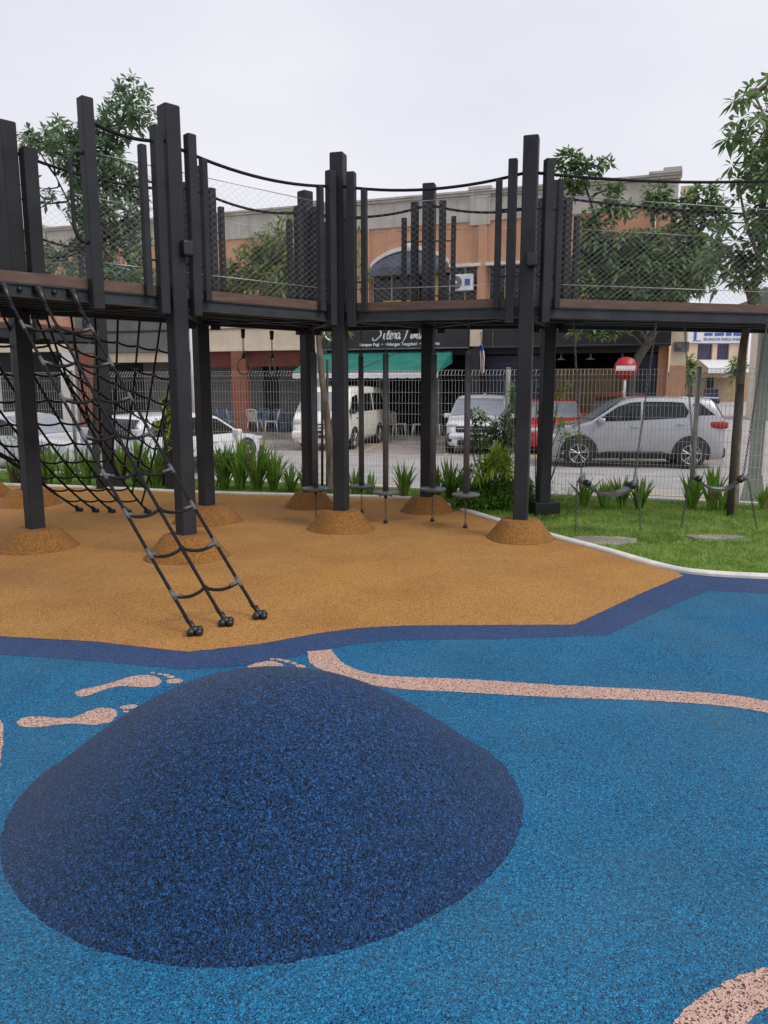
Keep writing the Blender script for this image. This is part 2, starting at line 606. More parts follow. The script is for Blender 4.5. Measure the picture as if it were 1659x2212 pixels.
M_RIM = noise_mat('alloy_rim', (0.35, 0.35, 0.36), (0.5, 0.5, 0.5), 10, 0.3, 0.7)
M_CLAD = noise_mat('black_cladding', (0.012, 0.012, 0.013), (0.02, 0.02, 0.022), 10, 0.55)
M_SILVER = paint_mat('silver_paint', (0.40, 0.405, 0.43), 0.32, 0.7, 0.5)
M_WHITE = paint_mat('white_paint', (0.72, 0.73, 0.76))
M_CREAM = paint_mat('cream_paint', (0.84, 0.80, 0.73))
M_RED = paint_mat('red_paint', (0.58, 0.028, 0.02))
M_DRED = paint_mat('dark_red_paint', (0.24, 0.030, 0.015))
M_NAVYP = paint_mat('navy_paint', (0.012, 0.022, 0.07))
M_LAMP_R = noise_mat('red_lens', (0.26, 0.008, 0.012), (0.38, 0.016, 0.02), 10, 0.12)
M_LAMP_W = noise_mat('clear_lens', (0.45, 0.46, 0.48), (0.65, 0.66, 0.68), 25, 0.1)
M_PLATE = noise_mat('plate_black', (0.015, 0.015, 0.015), (0.022, 0.022, 0.022), 9, 0.4)
M_CHROME = noise_mat('chrome_trim', (0.5, 0.5, 0.52), (0.62, 0.62, 0.64), 9, 0.15, 0.9)
M_OWALL = streak_mat('orange_render', (0.49, 0.243, 0.137), (0.60, 0.318, 0.187), (0.28, 0.165, 0.10), 1.0, 0.75)
M_PARA = streak_mat('grey_parapet', (0.40, 0.375, 0.33), (0.54, 0.50, 0.44), (0.20, 0.19, 0.165), 1.1, 0.7)
M_WHITEW = streak_mat('white_render', (0.60, 0.58, 0.55), (0.72, 0.70, 0.66), (0.40, 0.38, 0.34), 1.0, 0.4)
M_BEIGE = streak_mat('beige_render', (0.60, 0.50, 0.37), (0.70, 0.60, 0.46), (0.42, 0.34, 0.24), 1.0, 0.45)
M_TAN = streak_mat('tan_render', (0.36, 0.26, 0.16), (0.46, 0.34, 0.22), (0.22, 0.16, 0.10), 1.0, 0.4)
M_MAROON = streak_mat('maroon_paint', (0.115, 0.030, 0.022), (0.16, 0.045, 0.032), (0.07, 0.02, 0.015), 1.0, 0.5)
M_BRICK = streak_mat('brown_pillar_paint', (0.20, 0.075, 0.045), (0.27, 0.10, 0.06), (0.12, 0.05, 0.03), 1.0, 0.5)
M_GREYB = streak_mat('grey_green_board', (0.11, 0.115, 0.105), (0.155, 0.16, 0.145), (0.07, 0.07, 0.065), 1.0, 0.4)
M_SIGNB = noise_mat('black_signboard', (0.010, 0.010, 0.012), (0.018, 0.018, 0.021), 1, 0.45)
M_LETTER = noise_mat('white_lettering', (0.66, 0.66, 0.66), (0.76, 0.76, 0.76), 6, 0.6)
M_GREEN = noise_mat('green_canvas', (0.012, 0.15, 0.115), (0.020, 0.20, 0.155), 2, 0.7, stretch=(1, 1, 3))
M_VALANCE = noise_mat('white_canvas', (0.62, 0.62, 0.62), (0.74, 0.74, 0.74), 4, 0.7)
M_NAVYB = noise_mat('navy_shutter', (0.010, 0.014, 0.035), (0.02, 0.026, 0.055), 4, 0.5)
M_ACW = noise_mat('ac_casing', (0.60, 0.62, 0.64), (0.72, 0.73, 0.74), 4, 0.5)
M_ACB = noise_mat('ac_badge', (0.03, 0.06, 0.25), (0.05, 0.09, 0.32), 4, 0.5)
M_GRILL = noise_mat('ac_grille', (0.10, 0.10, 0.11), (0.20, 0.20, 0.21), 60, 0.5)
M_CANOPY = noise_mat('slate_canopy', (0.035, 0.045, 0.065), (0.07, 0.085, 0.115), 5, 0.6)
M_YELP = noise_mat('ochre_panel', (0.42, 0.26, 0.05), (0.52, 0.34, 0.09), 4, 0.7)
M_CHW = noise_mat('white_chair_plastic', (0.60, 0.58, 0.52), (0.70, 0.68, 0.62), 6, 0.4)
M_CHB = noise_mat('blue_chair_plastic', (0.26, 0.40, 0.60), (0.34, 0.49, 0.70), 6, 0.4)
M_CHB2 = noise_mat('deep_blue_chair_plastic', (0.13, 0.21, 0.38), (0.18, 0.28, 0.46), 6, 0.4)
M_SRED = noise_mat('sign_red', (0.36, 0.013, 0.02), (0.44, 0.02, 0.03), 6, 0.4)
M_SWHITE = noise_mat('sign_white', (0.68, 0.68, 0.68), (0.78, 0.78, 0.78), 6, 0.5)
M_SBLUE = noise_mat('sign_blue', (0.05, 0.09, 0.36), (0.08, 0.13, 0.45), 6, 0.5)
M_LIGHTP = noise_mat('pale_steel_column', (0.27, 0.29, 0.24), (0.36, 0.38, 0.32), 2, 0.6)
M_FARW = streak_mat('peach_render', (0.60, 0.45, 0.30), (0.68, 0.53, 0.38), (0.45, 0.33, 0.22), 0.5, 0.3)
M_CURT = noise_mat('purple_curtain_glass', (0.035, 0.03, 0.075), (0.08, 0.065, 0.15), 3, 0.2, stretch=(6, 6, .3))


def slat_mat(name, c1, c2, scale, axis='z', rough=0.6, dist=0.0):
    """a surface of parallel slats or ribs: tone and relief change slat by slat"""
    m, t, b = new_mat(name)
    tc = t.nodes.new('ShaderNodeTexCoord')
    w = t.nodes.new('ShaderNodeTexWave')
    w.wave_type = 'BANDS'
    w.bands_direction = {'x': 'X', 'y': 'Y', 'z': 'Z'}[axis]
    w.inputs['Scale'].default_value = scale
    w.inputs['Distortion'].default_value = dist
    t.links.new(tc.outputs['Object'], w.inputs['Vector'])
    r = t.nodes.new('ShaderNodeValToRGB')
    r.color_ramp.elements[0].color = (*c1, 1)
    r.color_ramp.elements[1].color = (*c2, 1)
    t.links.new(w.outputs['Fac'], r.inputs['Fac'])
    t.links.new(r.outputs['Color'], b.inputs['Base Color'])
    b.inputs['Roughness'].default_value = rough
    bp = t.nodes.new('ShaderNodeBump')
    bp.inputs['Strength'].default_value = 0.6
    bp.inputs['Distance'].default_value = 0.03
    t.links.new(w.outputs['Fac'], bp.inputs['Height'])
    t.links.new(bp.outputs['Normal'], b.inputs['Normal'])
    return m


M_SHUT = slat_mat('roller_shutter', (0.20, 0.195, 0.18), (0.31, 0.30, 0.28), 4.0, 'z')
M_BAMB = slat_mat('bamboo_screen', (0.09, 0.058, 0.024), (0.27, 0.185, 0.085), 2.4, 'x', 0.7, 1.5)

# ------------------------------------------------------------------ ground
def fence_y(x):
    return 12.06 - 0.333 * x


mb = MB()
poly_sheet(mb, [(-400, -60), (400, -60), (400, 900), (-400, 900)], -0.32)
tag(mb.build('ground', M_EARTH), kind='structure')
mb = MB()
poly_sheet(mb, [(-60, fence_y(-60) - 6), (60, fence_y(60) - 6), (60, 120), (-60, 120)], -0.30)
tag(mb.build('road', M_ASPH), kind='structure')

# building line: origin at its right corner, running left and away
BO = Vector((8.71, 24.0, 0))
BL = Vector((-0.9393, 0.3431, 0))
BN = Vector((0.3431, 0.9393, 0))


def bp(s, d, z):
    return BO + BL * s + BN * d + Vector((0, 0, z))


mb = MB()
poly_sheet(mb, [bp(34, -0.15, 0), bp(-1.5, -0.15, 0), bp(-1.5, -5.2, 0), bp(34, -5.2, 0)], -0.296)
tag(mb.build('parking_bays', M_BAY), kind='structure')
mb = MB()
for s in [0.6 + 2.5 * i for i in range(13)]:
    a, b = bp(s, -5.2, 0), bp(s + .9, -0.3, 0)
    d = Vector((0.05, 0.02, 0))
    poly_sheet(mb, [a - d, a + d, b + d, b - d], -0.2925)
for (s0, s1) in [(i * 3.0 - 4, i * 3.0 - 2.2) for i in range(14)]:
    a, b = bp(s0, -11.2, 0), bp(s1, -11.2, 0)
    n = BN * 0.07
    poly_sheet(mb, [a - n, b - n, b + n, a + n], -0.2925)
tag(mb.build('road_marking', M_YELLOW), kind='structure')

KERB = [(-12, 14.1), (-9, 13.28), (-6.33, 12.58), (-4.66, 12.19), (-2.68, 11.62), (-0.5, 11.22), (.21, 11.1), (.58, 10.8), (.94, 10.19), (1.44, 9.02),
        (1.82, 8.23), (2.18, 7.53), (2.49, 6.86), (2.76, 6.57), (3.3, 6.42), (4.4, 6.28), (7, 6.0), (12, 5.4)]
KERB_S = [(p.x, p.y) for p in smooth_line([(x, y, 0) for x, y in KERB], 5)]

# lawn: raised bed from under the mat to the fence kerb
mb = MB()
lawn = [(-14, -4), (14, -4), (14, fence_y(14) + .25), (-14, fence_y(-14) + .25)]
poly_sheet(mb, lawn, -0.02)
a, b = Vector((14, fence_y(14) + .25, -0.02)), Vector((-14, fence_y(-14) + .25, -0.02))
dz = Vector((0, 0, -0.29))
mb.add([a, b, b + dz, a + dz], [(0, 1, 2, 3)])
tag(mb.build('lawn_ground', M_SOIL), kind='structure')
mb = MB()
dd = Vector((0.316, 0.949, 0)) * 0.14
up = Vector((0, 0, 0.03))
a2, b2 = a + up, b + up
vs = [a2, b2, b2 + dd, a2 + dd, a + dz, b + dz, b + dz + dd, a + dz + dd]
mb.add(vs, [(0, 1, 2, 3), (4, 7, 6, 5), (0, 4, 5, 1), (2, 6, 7, 3)])
tag(mb.build('fence_kerb', M_KERB), kind='structure')

mb = MB()
poly_sheet(mb, [(-12, -4)] + [(12, -4)] + list(reversed(KERB_S)), 0.0)
tag(mb.build('rubber_ground', M_BLUE), kind='structure')

EDGE_O = [gz(u, v) for u, v in [(-900, 1330), (-400, 1352), (0, 1375), (200, 1386), (405, 1409), (560, 1392), (690, 1368), (780, 1357), (870, 1352), (1000, 1351), (1240, 1350), (1390, 1280), (1478, 1243)]]
EDGE_B = [gz(u, v) for u, v in [(-900, 1362), (-400, 1387), (0, 1414), (200, 1428), (400, 1446), (560, 1436), (630, 1420), (700, 1404), (770, 1391), (850, 1383), (1100, 1380), (1310, 1372), (1470, 1300), (1530, 1276), (1600, 1279), (1800, 1293)]]


def kerb_between(x_from):
    return [p for p in KERB_S if p[0] <= x_from]


mb = MB()
poly_sheet(mb, ragged([(p.x, p.y) for p in EDGE_B] + [(6.4, 6.05), (4.4, 6.28), (3.3, 6.42), (2.76, 6.57)] + [(p.x, p.y + .07) for p in reversed(EDGE_O)], .02, .004), 0.0014)
tag(mb.build('rubber_border', M_NAVY), kind='structure')
mb = MB()
poly_sheet(mb, ragged([(p.x, p.y) for p in EDGE_O], .02, .004)[:-1] + [p for p in reversed(kerb_between(2.6))], 0.0028)
tag(mb.build('rubber_terrain', M_ORANGE), kind='structure')

# edging kerb
mb = MB()
kw = 0.05
for i in range(len(KERB_S) - 1):
    pass
L3 = [Vector((x, y, 0)) for x, y in KERB_S]
ringv, fs = [], []
for i, p in enumerate(L3):
    t = (L3[min(i + 1, len(L3) - 1)] - L3[max(i - 1, 0)]).normalized()
    n = Vector((-t.y, t.x, 0))
    for off, z in ((-kw, -0.03), (-kw, 0.022), (-kw + .012, 0.034), (kw - .012, 0.034), (kw, 0.022), (kw, -0.03)):
        ringv.append(p + n * (off + 0.02) + Vector((0, 0, z)))
for i in range(len(L3) - 1):
    for k in range(5):
        fs.append((i * 6 + k, i * 6 + k + 1, (i + 1) * 6 + k + 1, (i + 1) * 6 + k))
mb.add(ringv, fs)
tag(mb.build('kerb', M_KERB), kind='structure')

# pale inlays in the blue rubber
def inlay(name, polys, m, z=0.0021):
    mb = MB()
    for p in polys:
        poly_sheet(mb, ragged([(q.x, q.y) for q in p]), z)
    return tag(mb.build(name, m), kind='structure')


def px_poly(pts):
    return [gz(u, v) for u, v in pts]


def px_ell(cu, cv, ru, rv, tilt=0, n=14):
    c, s = math.cos(R(tilt)), math.sin(R(tilt))
    return [gz(cu + ru * math.cos(a) * c - rv * math.sin(a) * s, cv + ru * math.cos(a) * s + rv * math.sin(a) * c) for a in [2 * math.pi * i / n for i in range(n)]]


def z6(p):
    return [(x * .2222, 1364 + y * .2222) for x, y in p]


F1 = [(725, 600), (770, 575), (850, 555), (950, 535), (1050, 510), (1150, 480), (1250, 445), (1350, 430), (1450, 430), (1530, 450), (1570, 480), (1555, 515), (1500, 540), (1400, 545), (1300, 540), (1200, 535), (1100, 545), (1000, 575), (900, 615), (820, 635), (750, 630)]
F2 = [(165, 885), (210, 850), (300, 830), (400, 830), (500, 840), (600, 845), (700, 840), (780, 815), (860, 775), (950, 750), (1050, 745), (1120, 765), (1140, 800), (1110, 850), (1060, 890), (980, 905), (850, 910), (700, 900), (550, 910), (420, 930), (300, 935), (200, 925)]
sm = lambda pts: smooth_line(pts, 3, True)
inlay('footprint_marking', [sm(px_poly(z6(F1))), px_ell(377, 1472, 19, 5.5, -4), px_ell(369, 1463, 9, 3), px_ell(360, 1459, 7.5, 2.5), px_ell(346, 1457, 6, 2), px_ell(330, 1454, 5, 2)], M_PINK)
inlay('footprint_marking', [sm(px_poly(z6(F2))), px_ell(278, 1528, 20, 5, -7), px_ell(272, 1538, 7, 2)], M_PINK)
Z8 = lambda p: [(442 + x * .1778, 1364 + y * .1778) for x, y in p]
inlay('footprint_marking', [sm(px_poly(Z8([(515, 436), (600, 395), (700, 372), (800, 362), (870, 372), (960, 408), (930, 430), (700, 450)]))),
                            px_ell(589, 1424.5, 6, 2), px_ell(604, 1426, 9, 2.6, 8), px_ell(621, 1429.5, 11, 3, 14), px_ell(634, 1433.5, 9, 2.6, 10), px_ell(649, 1439.5, 12, 3.5, 8)], M_PINK)
up_ = [(715, 1403), (745, 1435), (800, 1455), (880, 1463), (1000, 1467), (1200, 1480), (1400, 1490), (1560, 1500), (1659, 1515), (1800, 1545), (2050, 1605), (2500, 1690)]
lo_ = [(663, 1408), (675, 1437), (735, 1462), (800, 1480), (880, 1490), (1000, 1496), (1200, 1507), (1400, 1514), (1560, 1525), (1659, 1541), (1800, 1575), (2050, 1645), (2500, 1745)]
inlay('path_marking', [smooth_line(px_poly(up_), 5) + list(reversed(smooth_line(px_poly(lo_), 5)))], M_PINK)
oc = [(1380, 2330), (1453, 2212), (1500, 2165), (1560, 2125), (1620, 2100), (1659, 2090), (1760, 2075), (1950, 2090), (2150, 2160)]
ic = [(1560, 2330), (1615, 2212), (1640, 2190), (1659, 2180), (1760, 2160), (1920, 2180), (2090, 2250)]
inlay('path_marking', [smooth_line(px_poly(oc), 5) + list(reversed(smooth_line(px_poly(ic), 5)))], M_PINK)
inlay('path_marking', [smooth_line(px_poly([(-60, 1520), (0, 1557), (6, 1590), (3, 1630), (-14, 1680), (-120, 1740)]), 5) + px_poly([(-260, 1690), (-160, 1540)])], M_PINK)

# navy mound
mb = MB()
cx, cy, rx, ry, hh, ea, eb = -0.4627, 2.8774, 0.9939, 0.9295, 0.503, 2.05, 1.20
n, k = 420, 44
vs, fs = [(cx, cy, hh)], []
rag = [random.uniform(-.0045, .0045) for _ in range(n)]
for j in range(1, k + 1):
    r = j / k
    for i in range(n):
        a = 2 * math.pi * i / n
        w = 1 + .0253 * math.cos(2 * a) + .0005 * math.sin(2 * a) + .004 * math.cos(3 * a) + .0179 * math.sin(3 * a) + rag[i] * max(0, (r - .96) / .04)
        z = hh * max(0, 1 - r ** ea) ** eb
        vs.append((cx + rx * r * w * math.cos(a), cy + ry * r * w * math.sin(a), z + 0.0035 - .0055 * (j == k)))
for i in range(n):
    fs.append((0, 1 + i, 1 + (i + 1) % n))
for j in range(k - 1):
    for i in range(n):
        fs.append((1 + j * n + i, 1 + (j + 1) * n + i, 1 + (j + 1) * n + (i + 1) % n, 1 + j * n + (i + 1) % n))
mb.add(vs, fs, 0, True)
tag(mb.build('play_mound', M_MOUND), 'large navy blue rubber mound rising from the blue ground in front', 'play mound')
#PART2

# ------------------------------------------------------------------ raised walkway
V2 = lambda x, y: Vector((x, y, 0))
FRONT = [V2(-4.75, 4.33), V2(-3.29, 5.86), V2(-1.91, 7.30), V2(-0.49, 8.73), V2(1.47, 8.16), V2(5.40, 9.20)]
BACK = [V2(-6.40, 4.62), V2(-4.97, 6.21), V2(-3.56, 7.72), V2(-2.15, 9.23), V2(-1.01, 10.37), V2(0.56, 10.00), V2(2.06, 9.86), V2(6.0, 10.92)]
A_F = {0: 46, 1: 46, 2: 45, 3: -16, 4: -16, 5: 15}
A_B = {0: 46, 1: 46, 2: 47, 3: 46, 4: 45, 5: -14, 6: 12, 7: 15}
Z_TOP, Z_BOARD, Z_BEAM = 2.52, 2.435, 2.325
walk = thing('elevated_walkway', 'raised play walkway of charcoal steel posts with brown deck and cable net sides', 'walkway', (0, 8, 0))

# deck
mb = MB()
DECK = FRONT + list(reversed(BACK))
poly_sheet(mb, DECK, 2.508)
mb.build('deck', M_DECKB, walk)
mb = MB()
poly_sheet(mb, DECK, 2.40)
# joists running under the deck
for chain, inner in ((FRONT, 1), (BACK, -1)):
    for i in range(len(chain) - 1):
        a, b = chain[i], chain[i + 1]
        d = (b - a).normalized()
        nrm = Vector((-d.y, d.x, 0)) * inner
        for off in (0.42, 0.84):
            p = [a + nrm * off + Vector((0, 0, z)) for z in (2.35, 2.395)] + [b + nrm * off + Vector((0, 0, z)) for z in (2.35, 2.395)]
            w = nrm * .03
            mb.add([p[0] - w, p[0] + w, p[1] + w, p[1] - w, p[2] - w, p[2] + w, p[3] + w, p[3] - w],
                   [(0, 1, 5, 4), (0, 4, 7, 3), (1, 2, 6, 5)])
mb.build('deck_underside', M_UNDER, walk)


def beam_run(mb_board, mb_beam, a, b, out):
    """edge board and steel channel along a-b, facing out"""
    d = (b - a).normalized()
    M = Matrix(((d.x, out.x, 0, a.x), (d.y, out.y, 0, a.y), (0, 0, 1, 0), (0, 0, 0, 1)))
    L = (b - a).length
    box(mb_board, 0.0, L, -0.025, 0.025, Z_BOARD, Z_TOP, 0, M)
    box(mb_beam, 0.0, L, -0.03, 0.008, Z_BEAM + .012, Z_BOARD - .002, 0, M)
    box(mb_beam, 0.0, L, -0.05, 0.034, Z_BEAM, Z_BEAM + .0115, 0, M)
    box(mb_beam, 0.0, L, -0.05, 0.028, Z_BOARD - .014, Z_BOARD - .0025, 0, M)


def outward(a, b, sgn):
    d = (b - a).normalized()
    return Vector((d.y, -d.x, 0)) * sgn


for chain, sgn in ((FRONT, 1), (BACK, -1)):
    for i in range(len(chain) - 1):
        b1, b2 = MB(), MB()
        beam_run(b1, b2, chain[i], chain[i + 1], outward(chain[i], chain[i + 1], sgn))
        b1.build('edge_board', M_DECKB, walk)
        b2.build('edge_beam', M_STEEL2, walk)
# cross beams between front and back posts
for fi, bi in ((1, 1), (2, 2), (2, 3), (3, 3), (3, 4), (3, 5), (4, 5), (4, 6), (5, 7)):
    mb = MB()
    a, b = FRONT[fi], BACK[bi]
    d = (b - a).normalized()
    M = Matrix(((d.x, -d.y, 0, a.x), (d.y, d.x, 0, a.y), (0, 0, 1, 0), (0, 0, 0, 1)))
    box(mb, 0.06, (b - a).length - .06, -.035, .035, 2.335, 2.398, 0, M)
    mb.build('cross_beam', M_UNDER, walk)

# main posts
POSTS = {}
for nm, chain, ang in (('f', FRONT, A_F), ('b', BACK, A_B)):
    for i, p in enumerate(chain):
        if (nm, i) in (('f', 0), ('b', 0)):
            continue
        mb = MB()
        z0 = 0.12 if (nm, i) not in (('b', 6), ('b', 7), ('f', 5)) else 0.1
        post_box(mb, p.x, p.y, 0.150, z0, 4.075, R(ang[i]))
        POSTS[(nm, i)] = mb.build('post', M_STEEL, walk)
# small black housings clipped to two posts
for key, dx, dy, z in ((('f', 2), 0.115, -0.02, 2.86), (('f', 4), 0.02, -0.115, 2.88)):
    p = (FRONT if key[0] == 'f' else BACK)[key[1]]
    mb = MB()
    M = Matrix.Translation((p.x + dx, p.y + dy, z)) @ Matrix.Rotation(R(45 if key[1] == 2 else -16), 4, 'Z')
    rbox(mb, -.055, .055, -.055, .055, -.07, .07, .02, 0, M)
    mb.build('sensor_housing', M_BLACK, POSTS[key])

# thin tie rods through each cluster of posts
for nm, chain, ang in (('f', FRONT, A_F), ('b', BACK, A_B)):
    for i in range(1, len(chain) - 1):
        p = chain[i]
        a, b = (chain[i - 1] - p).normalized(), (chain[i + 1] - p).normalized()
        for z in (3.40, 2.74):
            mb = MB()
            tube(mb, [p + a * .33 + Vector((0, 0, z)), p + Vector((0, 0, z)), p + b * .33 + Vector((0, 0, z))], .009, 6)
            mb.build('tie_rod', M_STEEL, walk)

# balusters beside the posts
def baluster(p, w, z0, z1, ang):
    mb = MB()
    post_box(mb, p.x, p.y, w, z0, z1, R(ang), ch=.006)
    return mb.build('baluster', M_STEEL, walk)


def edge_balusters(a, b, sgn, ends=(1, 1), off=(0.062, 0.05)):
    d = (b - a).normalized()
    o = outward(a, b, sgn)
    ang = math.degrees(math.atan2(d.y, d.x))
    for base, dr, on in ((a, 1, ends[0]), (b, -1, ends[1])):
        if not on:
            continue
        baluster(base + d * dr * .168 + o * off[0], 0.088, 2.275, 3.86, ang)
        baluster(base + d * dr * .305 + o * off[1], 0.062, 2.42, 3.68, ang)


edge_balusters(FRONT[1], FRONT[2], 1, (1, 1))
for i in range(2, 5):
    edge_balusters(FRONT[i], FRONT[i + 1], 1)
for i in range(3, 7):
    edge_balusters(BACK[i], BACK[i + 1], -1, off=(-0.062, -0.05))
edge_balusters(BACK[2], BACK[3], -1, (0, 1), off=(-0.062, -0.05))
dP = (BACK[3] - BACK[2]).normalized()
baluster(BACK[2] + dP * .16 + Vector((.06, -.055, 0)), 0.13, 2.275, 3.86, 46)
baluster(BACK[2] - dP * .16 + Vector((.06, -.055, 0)), 0.13, 2.275, 3.86, 46)
baluster(FRONT[3] + Vector((-.06, -.125, 0)), 0.06, 2.275, 3.82, -16)
baluster(BACK[5] + Vector((-.05, -.13, 0)), 0.07, 2.42, 3.80, -14)

# the tall baluster with the grab handle at the climbing opening
dQ = (FRONT[2] - FRONT[1]).normalized()
oQ = outward(FRONT[1], FRONT[2], 1)
gp = FRONT[2] - dQ * 0.80 + oQ * 0.062
baluster(gp, 0.10, 2.275, 3.93, 46)
mb = MB()
hp = [gp - dQ * .05 + oQ * .0 + Vector((0, 0, 3.50)), gp - dQ * .11 + Vector((0, 0, 3.50)), gp - dQ * .15 + Vector((0, 0, 3.44)), gp - dQ * .155 + Vector((0, 0, 3.3)),
      gp - dQ * .155 + Vector((0, 0, 3.0)), gp - dQ * .15 + Vector((0, 0, 2.90)), gp - dQ * .11 + Vector((0, 0, 2.82)), gp - dQ * .05 + Vector((0, 0, 2.80))]
tube(mb, smooth_line(hp, 5), 0.017, 8)
mb.build('grab_handle', M_STEEL, walk)
op = FRONT[1] + dQ * 0.30 + oQ * 0.062
baluster(op, 0.10, 2.275, 3.93, 46)


# cable nets and hand ropes
def net_bay(a, b, sgn, ia=0.33, ib=0.33, top=3.53, rope=3.73, sag=.09, rope1=None, rope_r=.0155, rods=True):
    d = (b - a).normalized()
    L = (b - a).length
    o = outward(a, b, sgn) * (0.03 if sgn > 0 else -0.03)
    z0, z1 = 2.545, top
    mb = MB()
    P = lambda s, z: a + d * s + o + Vector((0, 0, z))
    x0, x1 = 0.07, L - 0.07
    H = z1 - z0
    cw, chh = 0.085, 0.062
    slope = chh / cw
    r = 0.00075
    k = x0 - H / slope
    cnt = 0
    while k < x1:
        # rising wires
        s0, zz0 = (k, z0) if k >= x0 else (x0, z0 + (x0 - k) * slope)
        e = k + H / slope
        s1, zz1 = (e, z1) if e <= x1 else (x1, z0 + (x1 - k) * slope)
        if s1 > s0:
            wire(mb, P(s0, zz0), P(s1, zz1), r)
            # falling wires, mirrored
            wire(mb, P(s0, z0 + z1 - zz0), P(s1, z0 + z1 - zz1), r)
        k += cw
    for z in (z1, 2.66):
        tube(mb, [P(0.05, z), P(L - .05, z)], 0.004, 5)
    mb.build('cable_net', M_CABLE, walk)
    mb = MB()
    tube(mb, sag_line(P(0.06, rope), P(L - .06, rope1 or rope), sag, 14), rope_r, 7)
    mb.build('hand_rope', M_ROPE, walk)


for i in range(2, 5):
    net_bay(FRONT[i], FRONT[i + 1], 1, rope1=3.98 if i == 4 else None)
for i in range(1, 7):
    net_bay(BACK[i], BACK[i + 1], -1, sag=.09 if i < 6 else .05, rope=3.81 if i < 6 else 3.88)
net_bay(gp - oQ * .062, FRONT[2], 1, sag=.05, rope=3.77)
net_bay(FRONT[0], FRONT[1], 1)

# ------------------------------------------------------------------ rubber footings round the post feet, plinths on the lawn
FOOT = [(FRONT[2], .40, 'in front of the ladder rope feet', 'orange brown rubber cone round the post beside the rope ladder'),
        (BACK[2], .40, '', 'brown rubber cone round the foot of the thick post at the left edge'),
        (BACK[3], .42, '', 'brown rubber cone half hidden behind the post beside the ladder'),
        (FRONT[3], .385, '', 'brown rubber cone round the middle front post near the hanging discs'),
        (BACK[4], .35, '', 'small rubber cone behind the leftmost hanging disc'),
        (BACK[5], .35, '', 'rubber cone of the rear post between two hanging discs'),
        (FRONT[4], .36, '', 'brown rubber cone beside the kerb and the lawn'),
        (V2(-4.93, 10.56), .42, '', 'low rubber cone behind the thick left post, its own post hidden'),
        (V2(-6.0, 11.4), .42, '', 'farthest rubber cone at the left edge of the picture')]
for p, rad, _, lab in FOOT:
    t = MB()
    h = .205 + .012 * math.sin(p.x * 9)
    prof = [(rad + .012, 0.001), (rad * .99, 0.010), (rad * .93, .038), (rad * .60, h * .90), (rad * .56, h * .975), (rad * .50, h), (rad * .30, h + .002)]
    lathe(t, p.x, p.y, prof, 60, wob=.022)
    tag(t.build('footing_mound', M_BROWN), lab, 'rubber footing', 'rubber cones round the walkway posts')
for p, lab in ((BACK[6], 'low black plinth on the grass under the rear right post'),):
    t = MB()
    M = Matrix.Translation((p.x, p.y, 0)) @ Matrix.Rotation(R(12), 4, 'Z')
    rbox(t, -.17, .17, -.17, .17, -.03, .155, .012, 0, M)
    tag(t.build('post_plinth', M_BLACK), lab, 'plinth')

# ------------------------------------------------------------------ farther deck at the left, behind
far = thing('far_walkway', 'farther stretch of raised deck seen behind the left posts and climbing net', 'walkway', (-5, 11.5, 0))
FQ = [V2(-4.93, 10.56), V2(-4.42, 12.30), V2(-5.85, 12.80), V2(-6.6, 11.2)]
mb = MB()
poly_sheet(mb, FQ, 2.455)
poly_sheet(mb, FQ, 2.36)
mb.build('deck', M_DECKB, far)
for i in range(4):
    a, b = FQ[i], FQ[(i + 1) % 4]
    b1, b2 = MB(), MB()
    d = (b - a).normalized()
    o = Vector((d.y, -d.x, 0))
    M = Matrix(((d.x, o.x, 0, a.x), (d.y, o.y, 0, a.y), (0, 0, 1, -0.05), (0, 0, 0, 1)))
    L = (b - a).length
    box(b1, 0, L, -.025, .025, Z_BOARD, Z_TOP, 0, M)
    box(b2, 0, L, -.03, .008, Z_BEAM, Z_BOARD - .002, 0, M)
    b1.build('edge_board', M_DECKB, far)
    b2.build('edge_beam', M_STEEL2, far)
for i, p in enumerate(FQ):
    mb = MB()
    post_box(mb, p.x, p.y, .15, -.02 if i in (1, 2) else .12, 4.05, R(40))
    mb.build('post', M_STEEL, far)
for i, (q, w) in enumerate(((V2(-4.47, 12.13), .085), (V2(-4.55, 12.0), .06), (V2(-4.86, 10.72), .085), (V2(-4.8, 10.86), .06))):
    mb = MB()
    post_box(mb, q.x, q.y, w, 2.25, 3.82 if w > .07 else 3.64, R(73))
    mb.build('baluster', M_STEEL, far)
w_save = walk
walk = far
net_bay(V2(-4.93, 10.56), V2(-4.42, 12.30), 1, sag=.12)
net_bay(V2(-4.42, 12.30), V2(-5.85, 12.80), 1, sag=.12)
walk = w_save
for p, lab in ((FQ[1], 'black plinth in the grass under the far left post seen through the net'), (FQ[2], 'black plinth in the grass behind the thick left post')):
    t = MB()
    M = Matrix.Translation((p.x, p.y, 0)) @ Matrix.Rotation(R(15), 4, 'Z')
    rbox(t, -.19, .19, -.19, .19, -.03, .17, .012, 0, M)
    tag(t.build('post_plinth', M_BLACK), lab, 'plinth')

# black pillar on the grass behind the second post
mb = MB()
q = at(369, 1045, 11.9)
M = Matrix.Translation((q.x, q.y, 0)) @ Matrix.Rotation(R(-18), 4, 'Z')
rbox(mb, -.07, .07, -.06, .06, -.03, 1.42, .015, 0, M)
tag(mb.build('bollard_pillar', M_BLACK), 'narrow black pillar mostly hidden behind the post beside the rope ladder', 'pillar')

